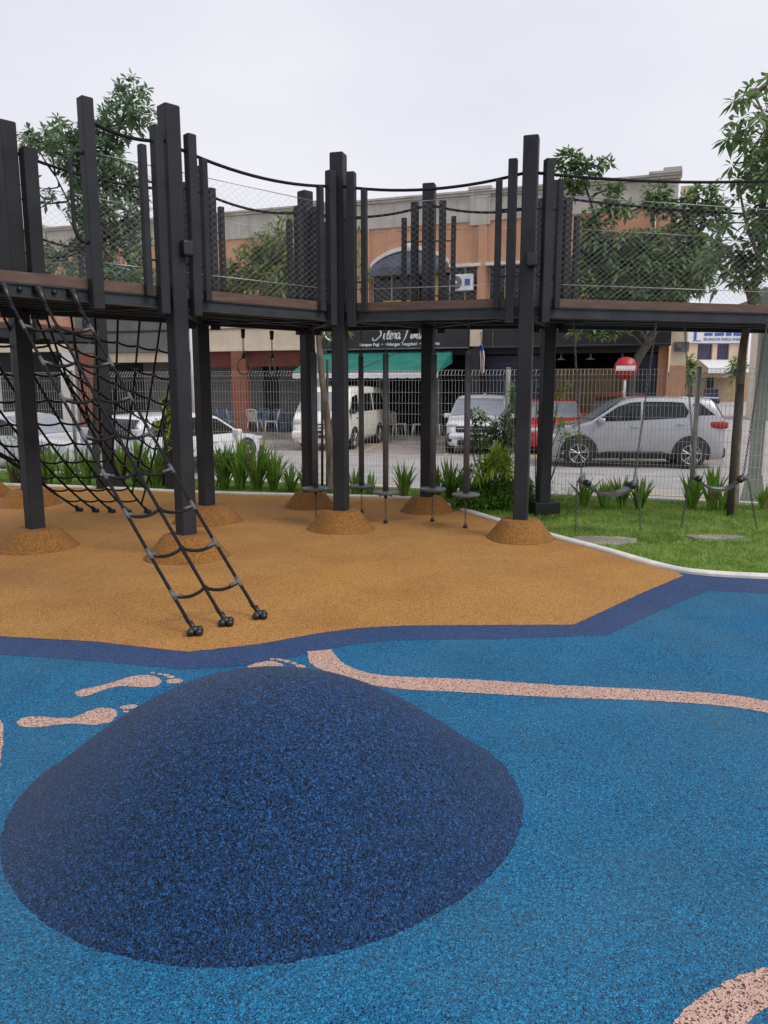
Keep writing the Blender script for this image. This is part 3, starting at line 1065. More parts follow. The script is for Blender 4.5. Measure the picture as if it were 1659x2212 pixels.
# ------------------------------------------------------------------ rope ladder
def ground_anchor(mb, p, d, s=1.0):
    """black cluster of rounded caps where a rope meets the ground"""
    ball(mb, (p.x, p.y, .03), .034 * s, 0, 8, 6)
    n = Vector((-d.y, d.x, 0))
    for k in (-1, 1):
        q = p + n * .036 * k * s + d * .006
        ball(mb, (q.x, q.y, .026), .030 * s, 0, 8, 6)
    q = p + d * .045 * s
    ball(mb, (q.x, q.y, .024), .027 * s, 0, 8, 6)
    tube(mb, [Vector((p.x, p.y, .03)), Vector((p.x, p.y, .05)) - d * .035 + Vector((0, 0, .04))], [.022 * s, .013 * s], 8)


lad = thing('rope_ladder', 'three strand black rope ladder sloping from the deck edge to the orange ground', 'rope ladder', (-1.1, 5.17, 0))
tops = [FRONT[2] - dQ * t_ * 1.995 + oQ * .05 + Vector((0, 0, 2.375)) for t_ in (.775, .64, .50)]
feet = [gz(420, 1365, .02), gz(487, 1345, .02), gz(560, 1330, .02)]
strand = []
for a, b in zip(tops, feet):
    pts = [a.lerp(b, i / 24) - Vector((0, 0, .10 * 4 * (i / 24) * (1 - i / 24) * .35)) for i in range(25)]
    strand.append(pts)
    mb = MB()
    tube(mb, pts, .0125, 7)
    mb.build('side_rope' if a is not tops[1] else 'middle_rope', M_ROPE, lad)
    mb = MB()
    dr = (b - a)
    dr.z = 0
    dr.normalize()
    ground_anchor(mb, Vector((b.x, b.y, 0)), dr)
    mb.build('ground_anchor', M_BLACK, lad)
    mb = MB()
    tube(mb, [a - oQ * .045 + Vector((0, 0, .02)), a + oQ * .015 + Vector((0, 0, .01)), pts[1]], [.04, .032, .016], 8)
    ball(mb, a + Vector((0, 0, .012)), .036, 0, 8, 6)
    mb.build('deck_anchor', M_BLACK, lad)
    mb = MB()
    for i0, i1 in ((1.1, 1.5), (22.9, 23.3)):
        tube(mb, [a.lerp(b, i0 / 24) - Vector((0, 0, .013)), a.lerp(b, i1 / 24) - Vector((0, 0, .013))], .0135, 7)
    mb.build('end_ferrule', M_FERR, lad)


def on(pts, t):
    x = t * (len(pts) - 1)
    i = min(int(x), len(pts) - 2)
    return pts[i].lerp(pts[i + 1], x - i)


for k in range(8):
    t = .115 + .1125 * k
    L0, L1, L2 = [on(s, t) for s in strand]
    dv = (on(strand[0], t + .01) - on(strand[0], t - .01)).normalized()
    mb = MB()
    tube(mb, sag_line(L0, L1, .035, 8) + sag_line(L1, L2, .035, 8)[1:],   .0125, 7)
    tees = []
    for s_, q, side in ((strand[0], L0, L1), (strand[2], L2, L1)):
        tb = MB()
        tees.append(tb)
        tube(tb, [on(s_, t - .014), on(s_, t + .013)], .0148, 7)
        tube(tb, [q, q.lerp(side, .27) - Vector((0, 0, .018))], .0138, 7)
    ball(mb, L1, .022, 0, 8, 6)
    r_ = mb.build('rung_rope', M_ROPE, lad)
    for tb in tees:
        tb.build('tee_connector', M_FERR, r_)
# spare bolts on the channel between the anchors
for t_ in (.57, .707):
    mb = MB()
    q = FRONT[2] - dQ * t_ * 1.995 + oQ * .02 + Vector((0, 0, 2.385))
    ball(mb, q, .022, 0, 8, 6)
    mb.build('bolt_cap', M_BLACK, walk)

# ------------------------------------------------------------------ big climbing net behind
net = thing('climbing_net', 'wide black rope climbing net hanging under the deck behind the rope ladder', 'climbing net', (-3.6, 9.9, 0))
nf = [gz(u, v, .03) for u, v in [(318, 1104), (275, 1104), (240, 1103), (205, 1102), (170, 1100)]]
dB = (BACK[2] - BACK[3]).normalized()
Ztop = 2.34
# lower fan: from the deck edge left of the thick post down to the feet
NT = 7
fan = []
for i in range(NT):
    s = i / (NT - 1)
    top = BACK[2] + dB * (0.0 + 1.9 * s) + Vector((0.10, .10, Ztop))
    fi = min(4, i)
    bot = nf[fi] if i < 5 else nf[4].lerp(top, .22 * (i - 4))
    pts = []
    for j in range(21):
        t = j / 20
        p = top.lerp(bot, t)
        p.z -= .42 * 4 * t * (1 - t) * .5
        pts.append(p)
    fan.append(pts)
    mb = MB()
    tube(mb, pts, .013, 6)
    mb.build('net_rope', M_ROPE, net)
for i, p in enumerate(nf):
    mb = MB()
    ground_anchor(mb, Vector((p.x, p.y, 0)), Vector((.5, .86, 0)), .95)
    mb.build('ground_anchor', M_BLACK, net)
for k in range(9):
    t = .10 + .098 * k
    mb, fb = MB(), MB()
    for i in range(NT - 1):
        a, b = on(fan[i], t), on(fan[i + 1], t)
        tube(mb, sag_line(a, b, .025, 5), .0115, 6)
    r_ = mb.build('cross_rope', M_ROPE, net)
    for i in range(NT):
        q = on(fan[i], t)
        fb = MB()
        ball(fb, q, .021, 0, 6, 4)
        fb.build('knot_clamp', M_BLACK, r_)
# upper panel: from the deck edge between the two posts down to the first rope of the fan
up_ropes = []
NU = 7
for i in range(NU):
    s = i / (NU - 1)
    top = BACK[3] + dB * (0.30 + 1.55 * s) + Vector((0.03, .03, Ztop))
    bot = on(fan[0], .93 - .62 * s)
    pts = []
    for j in range(17):
        t = j / 16
        p = top.lerp(bot, t)
        p.z -= .10 * 4 * t * (1 - t) * (1 - .5 * s)
        pts.append(p)
    up_ropes.append(pts)
    mb = MB()
    tube(mb, pts, .013, 6)
    mb.build('net_rope', M_ROPE, net)
for k in range(7):
    mb, fb = MB(), MB()
    for i in range(NU - 1):
        # rows keep their height: short ropes carry fewer knots
        la, lb = 1.0, 1.0
        t = .13 + .125 * k
        a, b = on(up_ropes[i], min(t, 1)), on(up_ropes[i + 1], min(t, 1))
        tube(mb, sag_line(a, b, .02, 4), .0115, 6)
    r_ = mb.build('cross_rope', M_ROPE, net)
    for i in range(NU):
        q = on(up_ropes[i], t)
        fb = MB()
        tube(fb, [q - Vector((.018, .018, 0)), q + Vector((.018, .018, 0))], .016, 6)
        fb.build('knot_clamp', M_FERR, r_)

# ------------------------------------------------------------------ chains
def chain_mb(mb, a, b, link=.034, r=.0042, wdt=.010):
    a, b = Vector(a), Vector(b)
    L = (b - a).length
    n = max(2, int(L / (link * .78)))
    d = (b - a).normalized()
    u = d.orthogonal().normalized()
    w = d.cross(u)
    for i in range(n):
        c = a.lerp(b, (i + .5) / n)
        s = u if i % 2 else w
        h = link / 2 - wdt
        pts = []
        for k in range(4):
            an = math.pi * k / 3
            pts.append(c + d * (h + wdt * math.sin(an)) + s * wdt * math.cos(an))
        for k in range(4):
            an = math.pi + math.pi * k / 3
            pts.append(c + d * (-h + wdt * math.sin(an)) + s * wdt * math.cos(an))
        tube(mb, pts, r, 4, closed=True)


# gymnastic rings under the rear deck edge
for (u, lab, ry_) in ((526, 'hanging steel ring, the left one, over the blue chairs', -20), (588, 'hanging steel ring turned edge-on, the right one of the pair', -62)):
    d = BACK[4] - BACK[3]
    # where the photo's column meets the deck edge
    best = min((abs((829.5 + F_PX * p.x / (p.y * math.cos(PITCH) - (2.25 - CAM_H) * math.sin(PITCH))) - u), k) for k, p in ((k, BACK[3] + d * k / 100) for k in range(101)))
    p = BACK[3] + d * best[1] / 100
    t = thing('gym_ring', lab, 'ring', (p.x, p.y, 1.78), 'gymnastic rings under the deck')
    mb = MB()
    tube(mb, [p + Vector((0, 0, 2.31)), p + Vector((0, 0, 2.2))], [.028, .022], 8)
    tube(mb, [p + Vector((0, 0, 2.025)), p + Vector((0, 0, 1.96))], [.02, .026], 8)
    mb.build('swivel', M_BLACK, t)
    mb = MB()
    chain_mb(mb, p + Vector((0, 0, 2.2)), p + Vector((0, 0, 2.02)), .03, .0042, .009)
    mb.build('chain', M_CHAIN, t)
    mb = MB()
    ca, sa = math.cos(R(ry_)), math.sin(R(ry_))
    tube(mb, [p + Vector((.095 * math.cos(a) * ca, .095 * math.cos(a) * sa, 1.865 + .1 * math.sin(a))) for a in [2 * math.pi * k / 28 for k in range(28)]], .011, 8, closed=True)
    mb.build('ring', M_RING, t)

# stepping discs on poles
DISC = [((683, 1130), 1055, None, 'stepping disc on a grey pole beside the rear post, leftmost of five'),
        ((781, 1108), 1050, (-.288, 9.78), 'stepping disc just right of the middle front post'),
        ((833, 1131), 1063, None, 'stepping disc on the pole in front of the cream van, third of five'),
        ((934, 1127), 1056, None, 'stepping disc overlapping the rear post and its rubber cone'),
        ((1005, 1141), 1068, None, 'stepping disc in front of the green bush, rightmost of five')]
for (u, v), vd, pos, lab in DISC:
    p = gz(u, v) if pos is None else Vector((pos[0], pos[1], 0))
    zd = at(u, vd, p.y).z
    t = thing('stepping_disc', lab, 'disc swing', (p.x, p.y, 0), 'hanging stepping discs under the walkway')
    mb = MB()
    lathe(mb, p.x, p.y, [(.10, zd - .03), (.158, zd - .014), (.164, zd - .006), (.164, zd + .004), (.156, zd + .012), (.04, zd + .016)], 28)
    for k in range(4):
        a = R(45 + 90 * k)
        tube(mb, [Vector((p.x + .09 * math.cos(a), p.y + .09 * math.sin(a), zd - .045)), Vector((p.x + .09 * math.cos(a), p.y + .09 * math.sin(a), zd - .02))], .012, 6)
    mb.build('disc', M_DISC, t)
    mb = MB()
    tube(mb, [p + Vector((0, 0, zd)), p + Vector((0, 0, 1.98))], .035, 12)
    tube(mb, [p + Vector((0, 0, 1.98)), p + Vector((0, 0, 2.02))], [.035, .02], 12)
    mb.build('pole', M_POLE, t)
    mb = MB()
    tube(mb, [p + Vector((0, 0, zd - .02)), p + Vector((0, 0, zd - .08))], [.03, .012], 8)
    ball(mb, (p.x, p.y, .022), .03, 0, 8, 5, (1, 1, .9))
    mb.build('coupling', M_BLACK, t)
    mb = MB()
    chain_mb(mb, p + Vector((0, 0, zd - .07)), p + Vector((0, 0, .03)))
    chain_mb(mb, p + Vector((0, 0, 2.0)), p + Vector((0, 0, 2.36)))
    mb.build('chain', M_CHAIN, t)

# belt swings under the right deck
def swing(lab, top_px, seat_px, base_px, sag):
    (t0, t1), (s0, s1), (g0, g1) = top_px, seat_px, base_px
    gb = [gz(*g0), gz(*g1)]
    Y0, Y1 = gb[0].y + .0, gb[1].y + .0
    tp = [at(t0[0], t0[1], Y0 - .02), at(t1[0], t1[1], Y1 - .02)]
    for q in tp:
        q.z = 2.37
    st = [at(s0[0], s0[1], Y0), at(s1[0], s1[1], Y1)]
    t = thing('belt_swing', lab, 'swing', ((st[0].x + st[1].x) / 2, (Y0 + Y1) / 2, 0), 'belt swings under the right deck')
    for q0, q1 in zip(tp, st):
        mb = MB()
        chain_mb(mb, q0, q1)
        mb.build('chain', M_CHAIN, t)
    for q0, q1, dr in zip(st, gb, (-1, 1)):
        d = (st[1] - st[0]).normalized() * dr
        e = q0 + d * .055 + Vector((0, 0, -.015))
        mb = MB()
        chain_mb(mb, e, q1)
        mb.build('tether_chain', M_CHAIN, t)
        mb = MB()
        tube(mb, [q0 + Vector((0, 0, .05)), q0, e], .011, 6)
        nn = Vector((-d.y, d.x, 0)) * .02
        tube(mb, [q0 - nn, q0 + nn], .04, 12)
        mb.build('shackle', M_FERR, t)
    # the belt
    mb = MB()
    d = (st[1] - st[0])
    nn = Vector((-d.y, d.x, 0)).normalized()
    N = 20
    vs, fs = [], []
    for i in range(N + 1):
        x = i / N
        c = st[0].lerp(st[1], .06 + .88 * x) - Vector((0, 0, sag * (1 - abs(2 * x - 1) ** 2.3) + .012))
        x2 = min(1, x + .01)
        w = .075 + .02 * (1 - abs(2 * x - 1))
        for o, z in ((-w, .012), (w, .012), (w, -.018), (-w, -.018)):
            vs.append(c + nn * o + Vector((0, 0, z)))
    for i in range(N):
        for k in range(4):
            fs.append((i * 4 + k, (i + 1) * 4 + k, (i + 1) * 4 + (k + 1) % 4, i * 4 + (k + 1) % 4))
    fs += [(0, 1, 2, 3), (N * 4 + 3, N * 4 + 2, N * 4 + 1, N * 4)]
    mb.add(vs, fs, 0, False)
    mb.build('belt_seat', M_SEAT, t)
    for q, k in ((st[0].lerp(st[1], .07), 1), (st[0].lerp(st[1], .93), -1)):
        mb = MB()
        q = q - Vector((0, 0, .018))
        tube(mb, [q - nn * .09, q + nn * .09], .034, 10)
        mb.build('end_clamp', M_BLACK, t)


swing('black belt swing on chains, the left one, in front of the silver car', ((1238, 693), (1418, 703)), ((1257, 1038), (1369, 1045)), ((1243, 1150), (1384, 1147)), .125)
swing('black belt swing on chains, the right one, in front of the staked tree', ((1476, 715), (1656, 730)), ((1501, 1030), (1605, 1032)), ((1472, 1138), (1635, 1143)), .125)

# ------------------------------------------------------------------ welded mesh fence
fence = thing('mesh_fence', 'galvanised welded wire fence with a folded top between the lawn and the road', 'fence', (0, 12.06, 0))
FX = [1.82 + 2.467 * k for k in range(-5, 4)]
fd = Vector((0.9488, -0.3159, 0))
fn = Vector((-0.3159, -0.9488, 0))       # towards the playground
for x in FX:
    mb = MB()
    tube(mb, [(x, fence_y(x), -.05), (x, fence_y(x), 1.87)], .034, 12)
    tube(mb, [(x, fence_y(x), 1.87), (x, fence_y(x), 1.885)], [.038, .03], 12)
    mb.build('post', M_FPOST, fence)
for a, b in zip(FX[:-1], FX[1:]):
    mb = MB()
    A = Vector((a, fence_y(a), 0)) + fd * .05 + fn * .03
    B = Vector((b, fence_y(b), 0)) - fd * .05 + fn * .03
    L = (B - A).length
    prof = [(0, 0.03), (0, 1.70), (.075, 1.775), (0.0, 1.85)]
    n = int(L / .052)
    for i in range(n + 1):
        p = A + (B - A) * (i / n)
        pts = [p + fn * o + Vector((0, 0, z)) for o, z in prof]
        for q0, q1 in zip(pts[:-1], pts[1:]):
            wire(mb, q0, q1, .0027)
    for o, z in [(0, z_) for z_ in (.05, .20, .365, .53, .695, .86, 1.025, 1.19, 1.355, 1.52)] + prof[1:]:
        wire(mb, A + fn * (o + .004) + Vector((0, 0, z)), B + fn * (o + .004) + Vector((0, 0, z)), .003)
    mb.build('wire_panel', M_WIRE, fence)

# ------------------------------------------------------------------ plants
def leaf(mb, p, d, L, w, droop=0.2, mi=0, nrm=None):
    """one lance-shaped leaf folded along its midrib"""
    d = d.normalized()
    side = d.cross(Vector((0, 0, 1)))
    if side.length < .1:
        side = Vector((1, 0, 0))
    side.normalize()
    if nrm:
        side = (side + nrm).normalized()
    upv = side.cross(d)
    m = p + d * L * .5 - Vector((0, 0, droop * L * .15))
    tip = p + d * L - Vector((0, 0, droop * L * .6))
    mb.add([p, m + side * w - upv * w * .25, tip, m - side * w - upv * w * .25, m], [(0, 1, 4), (1, 2, 4), (2, 3, 4), (3, 0, 4)], mi)


def rand_dir(zlo=-.4, zhi=1.0):
    z = random.uniform(zlo, zhi)
    a = random.uniform(0, 2 * math.pi)
    r = math.sqrt(max(0, 1 - z * z))
    return Vector((r * math.cos(a), r * math.sin(a), z))


def rosette(mb, p, axis, n, L, w, droop=.5, spread=1.0):
    ax = axis.normalized()
    u = ax.orthogonal().normalized()
    v = ax.cross(u)
    a0 = random.uniform(0, 6.28)
    for i in range(n):
        a = a0 + 2 * math.pi * i / n + random.uniform(-.3, .3)
        el = random.uniform(-.15, .75)
        d = (u * math.cos(a) + v * math.sin(a)) * math.cos(el) * spread + ax * math.sin(el)
        leaf(mb, p + d * L * .08, d, L * random.uniform(.7, 1.15), w * random.uniform(.8, 1.15), droop * random.uniform(.4, 1.3), nrm=rand_dir() * .35)


def tree(name, label, cat, group, Y, base_px, limbs, blobs, mats, leafL, leafW, density, per=8, depth=.8, r0=.06, droop=.5, seed=1, base=None, twig=.7):
    random.seed(seed)
    bpnt = base if base is not None else gz(*base_px)
    t = thing(name, label, cat, (bpnt.x, bpnt.y, bpnt.z), group)
    tr = MB()
    tips = []
    for pts, ra, rb in limbs:
        P = [q if isinstance(q, Vector) else at(q[0], q[1], q[2] if len(q) > 2 else Y) for q in pts]
        P = smooth_line(P, 5) if len(P) > 2 else P
        rr = [ra + (rb - ra) * i / (len(P) - 1) for i in range(len(P))]
        tube(tr, P, rr, 9)
        tips += P[len(P) // 3:]
    cr = MB()
    for (u, v, ru, rv) in blobs:
        c = at(u, v, Y + random.uniform(-depth, depth) * .6)
        sx = ru / F_PX * Y
        sz = rv / F_PX * Y
        vol = sx * sz
        n = max(3, int(density * vol))
        near = min(tips, key=lambda q: (q - c).length) if tips else None
        if near is not None and (near - c).length > .15:
            mid = near.lerp(c, .5) + Vector((random.uniform(-.1, .1), random.uniform(-.1, .1), random.uniform(-.05, .12)))
            tube(tr, smooth_line([near, mid, c], 4), [.018 * r0 / .06] * 4 + [.012 * r0 / .06] * 4 + [.006], 5)
        for i in range(n):
            while True:
                q = Vector((random.uniform(-1, 1), random.uniform(-1, 1), random.uniform(-1, 1)))
                if q.length < 1:
                    break
            if random.random() < .35 and q.length > .05:
                q.normalize()
                q *= random.uniform(.85, 1.12)
            off = Vector((q.x * sx, q.y * max(sx, .5) * depth, q.z * sz))
            p = c + off
            ax = (off * .9 + Vector((0, 0, .35)) + rand_dir() * .5)
            rosette(cr, p, ax, per, leafL, leafW, droop)
            if random.random() < twig:
                tube(tr, [c.lerp(p, .35), p], [.006, .003], 3, caps=False)
    tr.build('trunk', mats[1], t)
    cr.build('crown', mats[0], t)
    return t


tree('tree', 'slim bluish green tree rising behind the left posts and the grab handle', 'tree', None, 13.6, (208, 1052),
     [([(208, 1046), (208, 900), (211, 760), (222, 620), (225, 500), (232, 400), (262, 260)], .075, .018), ([(222, 580), (170, 480), (120, 380)], .03, .01), ([(224, 520), (270, 470), (300, 440)], .025, .01),
      ([(232, 420), (200, 330)], .02, .008)],
     [(290, 205, 32, 26), (300, 250, 26, 26), (140, 285, 30, 22), (205, 300, 36, 30), (262, 250, 36, 34), (232, 285, 34, 30), (225, 335, 40, 34), (105, 300, 42, 26), (75, 305, 20, 22), (150, 330, 45, 36), (180, 360, 45, 40), (250, 385, 55, 40), (205, 430, 50, 40),
      (285, 420, 30, 50), (240, 470, 60, 34), (180, 470, 30, 36), (280, 520, 40, 46), (215, 545, 60, 40), (300, 585, 30, 40), (130, 552, 55, 26), (100, 575, 34, 24), (170, 590, 60, 30), (250, 600, 50, 24), (92, 408, 8, 16), (102, 436, 10, 14), (180, 400, 25, 25)],
     (M_LEAF_B, M_BARK_D), .15, .030, 470, 8, seed=3)
tree('young_tree', 'young tree with a pale forked trunk and bright leaves behind the middle front post', 'tree', None, 11.75, (716, 1066),
     [([(716, 1066), (712, 980), (706, 900), (696, 820), (689, 745), (684, 690), (668, 620)], .068, .03), ([(710, 960), (722, 880), (728, 800), (724, 730)], .03, .014), ([(690, 745), (700, 700), (712, 640)], .028, .01),
      ([(684, 690), (640, 640), (570, 590)], .025, .01)],
     [(545, 580, 60, 38), (500, 605, 42, 30), (600, 560, 50, 40), (640, 590, 40, 40), (570, 535, 36, 28), (610, 510, 34, 26), (650, 530, 24, 30), (632, 472, 20, 14), (610, 462, 22, 6), (660, 480, 14, 20), (540, 622, 60, 22), (620, 625, 50, 18),
      (776, 540, 8, 30), (778, 600, 12, 22), (716, 715, 10, 12), (740, 712, 14, 8), (590, 600, 40, 30), (470, 622, 24, 18)],
     (M_LEAF_Y, M_BARK), .16, .024, 480, 9, seed=5, r0=.05)
tree('staked_tree', 'staked tree with long drooping leaves at the right edge, branches over the deck', 'tree', None, 10.4, (1584, 1112),
     [([(1584, 1110), (1588, 1000), (1596, 880), (1604, 760), (1622, 660), (1640, 560), (1650, 430), (1668, 300)], .068, .03), ([(1622, 660), (1600, 580), (1575, 540)], .03, .01), ([(1640, 560), (1612, 480), (1596, 400)], .03, .01),
      ([(1652, 420), (1630, 330), (1600, 280)], .025, .008), ([(1664, 320), (1650, 250), (1630, 210)], .022, .008)],
     [(1632, 195, 26, 22), (1655, 178, 22, 24), (1612, 282, 34, 26), (1585, 285, 22, 22), (1640, 300, 30, 30), (1655, 330, 30, 34), (1610, 360, 26, 30), (1640, 390, 34, 36), (1620, 430, 26, 26), (1655, 450, 26, 30), (1600, 470, 24, 22),
      (1640, 510, 30, 30), (1575, 545, 40, 28), (1540, 560, 30, 24), (1610, 560, 34, 30), (1645, 575, 24, 30), (1585, 590, 28, 28), (1560, 600, 18, 18), (1600, 615, 20, 22), (1550, 520, 26, 20), (1690, 300, 40, 60), (1700, 450, 40, 60), (1660, 250, 24, 30), (1650, 365, 36, 36), (1662, 500, 30, 50), (1655, 610, 24, 26)],
     (M_LEAF_D, M_BARK), .19, .035, 260, 8, seed=8, droop=.8)
tree('street_tree', 'broad dark leafy street tree in front of the black shop unit', 'tree', None, 21.0, None,
     [([(1358, 905), (1360, 850), (1368, 795), (1398, 742), (1425, 690), (1440, 620)], .17, .08), ([(1398, 742), (1350, 660), (1310, 560), (1280, 450), (1250, 360)], .09, .02), ([(1430, 680), (1480, 580), (1520, 470)], .07, .02),
      ([(1425, 690), (1410, 560), (1415, 440)], .06, .015)],
     [(1228, 350, 28, 26), (1252, 372, 30, 24), (1292, 356, 22, 12), (1240, 405, 26, 18), (1312, 412, 26, 14), (1335, 440, 26, 18), (1358, 458, 18, 10), (1295, 470, 30, 20), (1420, 425, 26, 26), (1440, 455, 34, 20), (1518, 428, 46, 28), (1540, 470, 36, 28),
      (1500, 490, 40, 30), (1460, 520, 50, 34), (1400, 530, 46, 34), (1340, 535, 50, 34), (1285, 545, 40, 34), (1250, 565, 30, 30), (1320, 585, 56, 30), (1400, 585, 60, 34), (1470, 575, 50, 36), (1520, 555, 40, 36), (1260, 610, 36, 24), (1310, 625, 50, 18),
      (1380, 625, 56, 20), (1440, 625, 40, 20), (1270, 505, 22, 24), (1240, 640, 26, 14), (1330, 650, 60, 16), (1400, 655, 60, 14), (1290, 714, 30, 14), (1340, 716, 22, 12), (1250, 712, 16, 12), (1505, 610, 24, 28), (1290, 580, 50, 40), (1360, 565, 60, 40), (1440, 600, 60, 40), (1500, 580, 50, 40), (1250, 600, 34, 40), (1340, 610, 60, 36), (1420, 635, 60, 24)],
     (M_LEAF_D, M_BARK_D), .25, .052, 220, 8, seed=12, depth=.55, base=at(1358, 905, 21.0), r0=.1)

# three timber stakes by the young tree, one by the staked tree
for (u, vt, vb, Y, lab) in ((696, 772, 1062, 11.95, 'thin timber stake left of the young tree trunk, leftmost of three'), (707, 777, 1060, 12.05, 'thin timber stake behind the young tree trunk, middle of three'), (719, 792, 1062, 11.9, 'thin timber stake right of the young tree trunk, by the front post')):
    mb = MB()
    a = at(u, vb, Y)
    a.z = -.03
    b = at(u, vt, Y)
    tube(mb, [a, b], [.022, .02], 7)
    tag(mb.build('tree_stake', M_STAKE), lab, 'stake', 'stakes round the young tree')
mb = MB()
a = gz(1577, 1111)
b = at(1577, 830, a.y)
tube(mb, [a - Vector((0, 0, .03)), Vector((a.x - .01, a.y, 1.0)), Vector((a.x + .015, a.y, b.z))], [.045, .042, .04], 8)
tag(mb.build('tree_stake', M_STAKE), 'thick dark timber stake tied beside the leaning tree trunk at the right', 'stake')


def sword_plant(u, v, hpx, n, lab, w=.024, mat=None, spread=.58):
    p = gz(u, v)
    lim = fence_y(p.x) - .12
    if p.y > lim:
        p = p * (lim / p.y)
        p.z = 0
    h = hpx / F_PX * p.y * 1.06
    mb = MB()
    for i in range(int(n * 1.35)):
        a = random.uniform(0, 6.28)
        tilt = random.uniform(.03, 1.0) ** 1.1 * spread
        L = h * random.uniform(.72, 1.08)
        d = Vector((math.cos(a), math.sin(a), 0))
        side = Vector((-d.y, d.x, 0))
        tw = random.uniform(-.8, .8)
        side = (side * math.cos(tw) + d * math.sin(tw))
        base = p + d * random.uniform(.0, .06)
        vs, N = [], 5
        for k in range(N + 1):
            t = k / N
            bend = tilt * (t + .9 * t * t)
            c = base + d * L * bend * .55 + Vector((0, 0, L * (t - .28 * tilt * t * t * 1.6)))
            ww = w * (1.0 if t < .55 else max(.04, (1 - t) / .45)) * (0.7 + .3 * min(1, t * 4))
            vs += [c - side * ww, c + d * ww * .35, c + side * ww]
        fs = []
        for k in range(N):
            fs += [(k * 3, k * 3 + 1, k * 3 + 4, k * 3 + 3), (k * 3 + 1, k * 3 + 2, k * 3 + 5, k * 3 + 4)]
        mb.add(vs, fs, 1 if random.random() < .07 else 0)
    return tag(mb.build('sword_plant', [mat or M_LEAF_S, M_DEAD]), lab, 'plant', 'sword leaved plants along the fence')


random.seed(21)
SW = [(104, 1046, 95, 26, 'tall sword leaved clump just right of the thick left post'), (146, 1048, 80, 22, 'sword leaved clump seen through the ropes right of the left plinth'), (186, 1049, 85, 22, 'sword leaved clump left of the far left plinth'),
      (262, 1050, 100, 30, 'sword leaved clump just right of the far left plinth'), (298, 1051, 115, 34, 'tallest clump of sword leaves below the white car'), (336, 1053, 100, 28, 'sword leaved clump left of the narrow black pillar'),
      (392, 1054, 95, 20, 'sword leaved clump mostly behind the post by the ladder'), (484, 1056, 105, 28, 'sword leaved clump right of the post behind the ladder'), (520, 1058, 118, 36, 'biggest dense clump of sword leaves, below the left ring'),
      (556, 1059, 118, 36, 'dense clump of sword leaves between the two rings'), (590, 1060, 95, 26, 'sword leaved clump below the right ring'), (628, 1062, 62, 18, 'short sword leaved clump left of the leftmost disc'),
      (664, 1064, 66, 18, 'short sword leaved clump behind the leftmost disc'), (768, 1069, 62, 14, 'sparse sword leaved clump behind the second disc'), (800, 1070, 58, 9, 'few thin sword leaves between second and third disc'),
      (872, 1075, 84, 20, 'open sword leaved clump between third and fourth disc'), (945, 1074, 70, 20, 'sword leaved clump just right of the fourth disc'), (972, 1075, 90, 26, 'sword leaved clump left of the rightmost disc'),
      (1004, 1076, 66, 16, 'sword leaved clump behind the rightmost disc'), (1262, 1092, 70, 16, 'sword leaved clump below the left end of the left swing'), (1306, 1096, 66, 18, 'sword leaved clump under the left belt swing'),
      (1342, 1098, 78, 20, 'sword leaved clump right of the middle of the left swing'), (1382, 1099, 74, 20, 'sword leaved clump below the right end of the left swing'), (1494, 1099, 92, 18, 'sword leaved clump below the left end of the right swing'),
      (1540, 1101, 100, 24, 'large sword leaved clump under the right belt swing'), (1563, 1101, 66, 12, 'small sword leaved clump against the timber stake'), (1648, 1100, 60, 10, 'sword leaved clump at the right edge beside the steel column'), (30, 1044, 60, 16, 'low sword leaved clump left of the thick left post')]
for args in SW:
    sword_plant(*args)


def bush(name, lab, base, blobs, mat, L, w, dens, per, Y, seed, stems=0, depth=.7, droop=.5, extra=None):
    random.seed(seed)
    t = thing(name, lab, 'shrub', (base.x, base.y, 0))
    cr, st = MB(), MB()
    for b_ in blobs:
        u, v, ru, rv = b_
        c = at(u, v, Y)
        sx, sz = ru / F_PX * Y, rv / F_PX * Y
        for i in range(max(3, int(dens * sx * sz))):
            while True:
                q = Vector((random.uniform(-1, 1), random.uniform(-1, 1), random.uniform(-1, 1)))
                if q.length < 1:
                    break
            off = Vector((q.x * sx, q.y * sx * depth, q.z * sz))
            p = c + off
            if p.z < .03:
                continue
            rosette(cr, p, off + Vector((0, 0, .1)) + rand_dir() * .3, per, L, w, droop)
        if stems:
            for k in range(stems):
                q = c + Vector((random.uniform(-.5, .5) * sx, random.uniform(-.3, .3) * sx, random.uniform(-.6, .4) * sz))
                b0 = base + Vector((random.uniform(-.06, .06), random.uniform(-.06, .06), -.02))
                mid = b0.lerp(q, .55) + Vector((random.uniform(-.06, .06), 0, .08))
                tube(st, smooth_line([b0, mid, q], 4), [.008] * 3 + [.006] * 3 + [.004] * 3, 5)
    if st.v:
        st.build('stem', M_BARK_D, t)
    cr.build('foliage', mat, t)
    return t


bush('rounded_bush', 'rounded green bush on the lawn edge left of the front right post', gz(1062, 1110), [(1055, 1092, 62, 20), (1012, 1080, 30, 18), (1044, 1064, 32, 18), (1084, 1070, 34, 20), (1106, 1048, 18, 18), (1128, 1072, 22, 22), (1112, 1094, 40, 18), (996, 1094, 24, 14), (1150, 1090, 20, 16), (1068, 1048, 24, 12), (1022, 1054, 16, 14), (1144, 1056, 10, 16), (980, 1100, 14, 8), (1092, 1032, 12, 12), (1044, 1042, 12, 10)], M_LEAF_G, .10, .0115, 3600, 7, 10.1, 31)
bush('fern_palm', 'yellow green feathery plant rising above the rounded bush', gz(1066, 1085), [(1062, 1008, 26, 14), (1086, 992, 16, 16), (1048, 1000, 12, 10), (1094, 1018, 14, 14), (1074, 978, 10, 12), (1030, 1022, 12, 8)], M_LEAF_F, .17, .015, 1700, 9, 9.95, 33, 2, droop=.45)
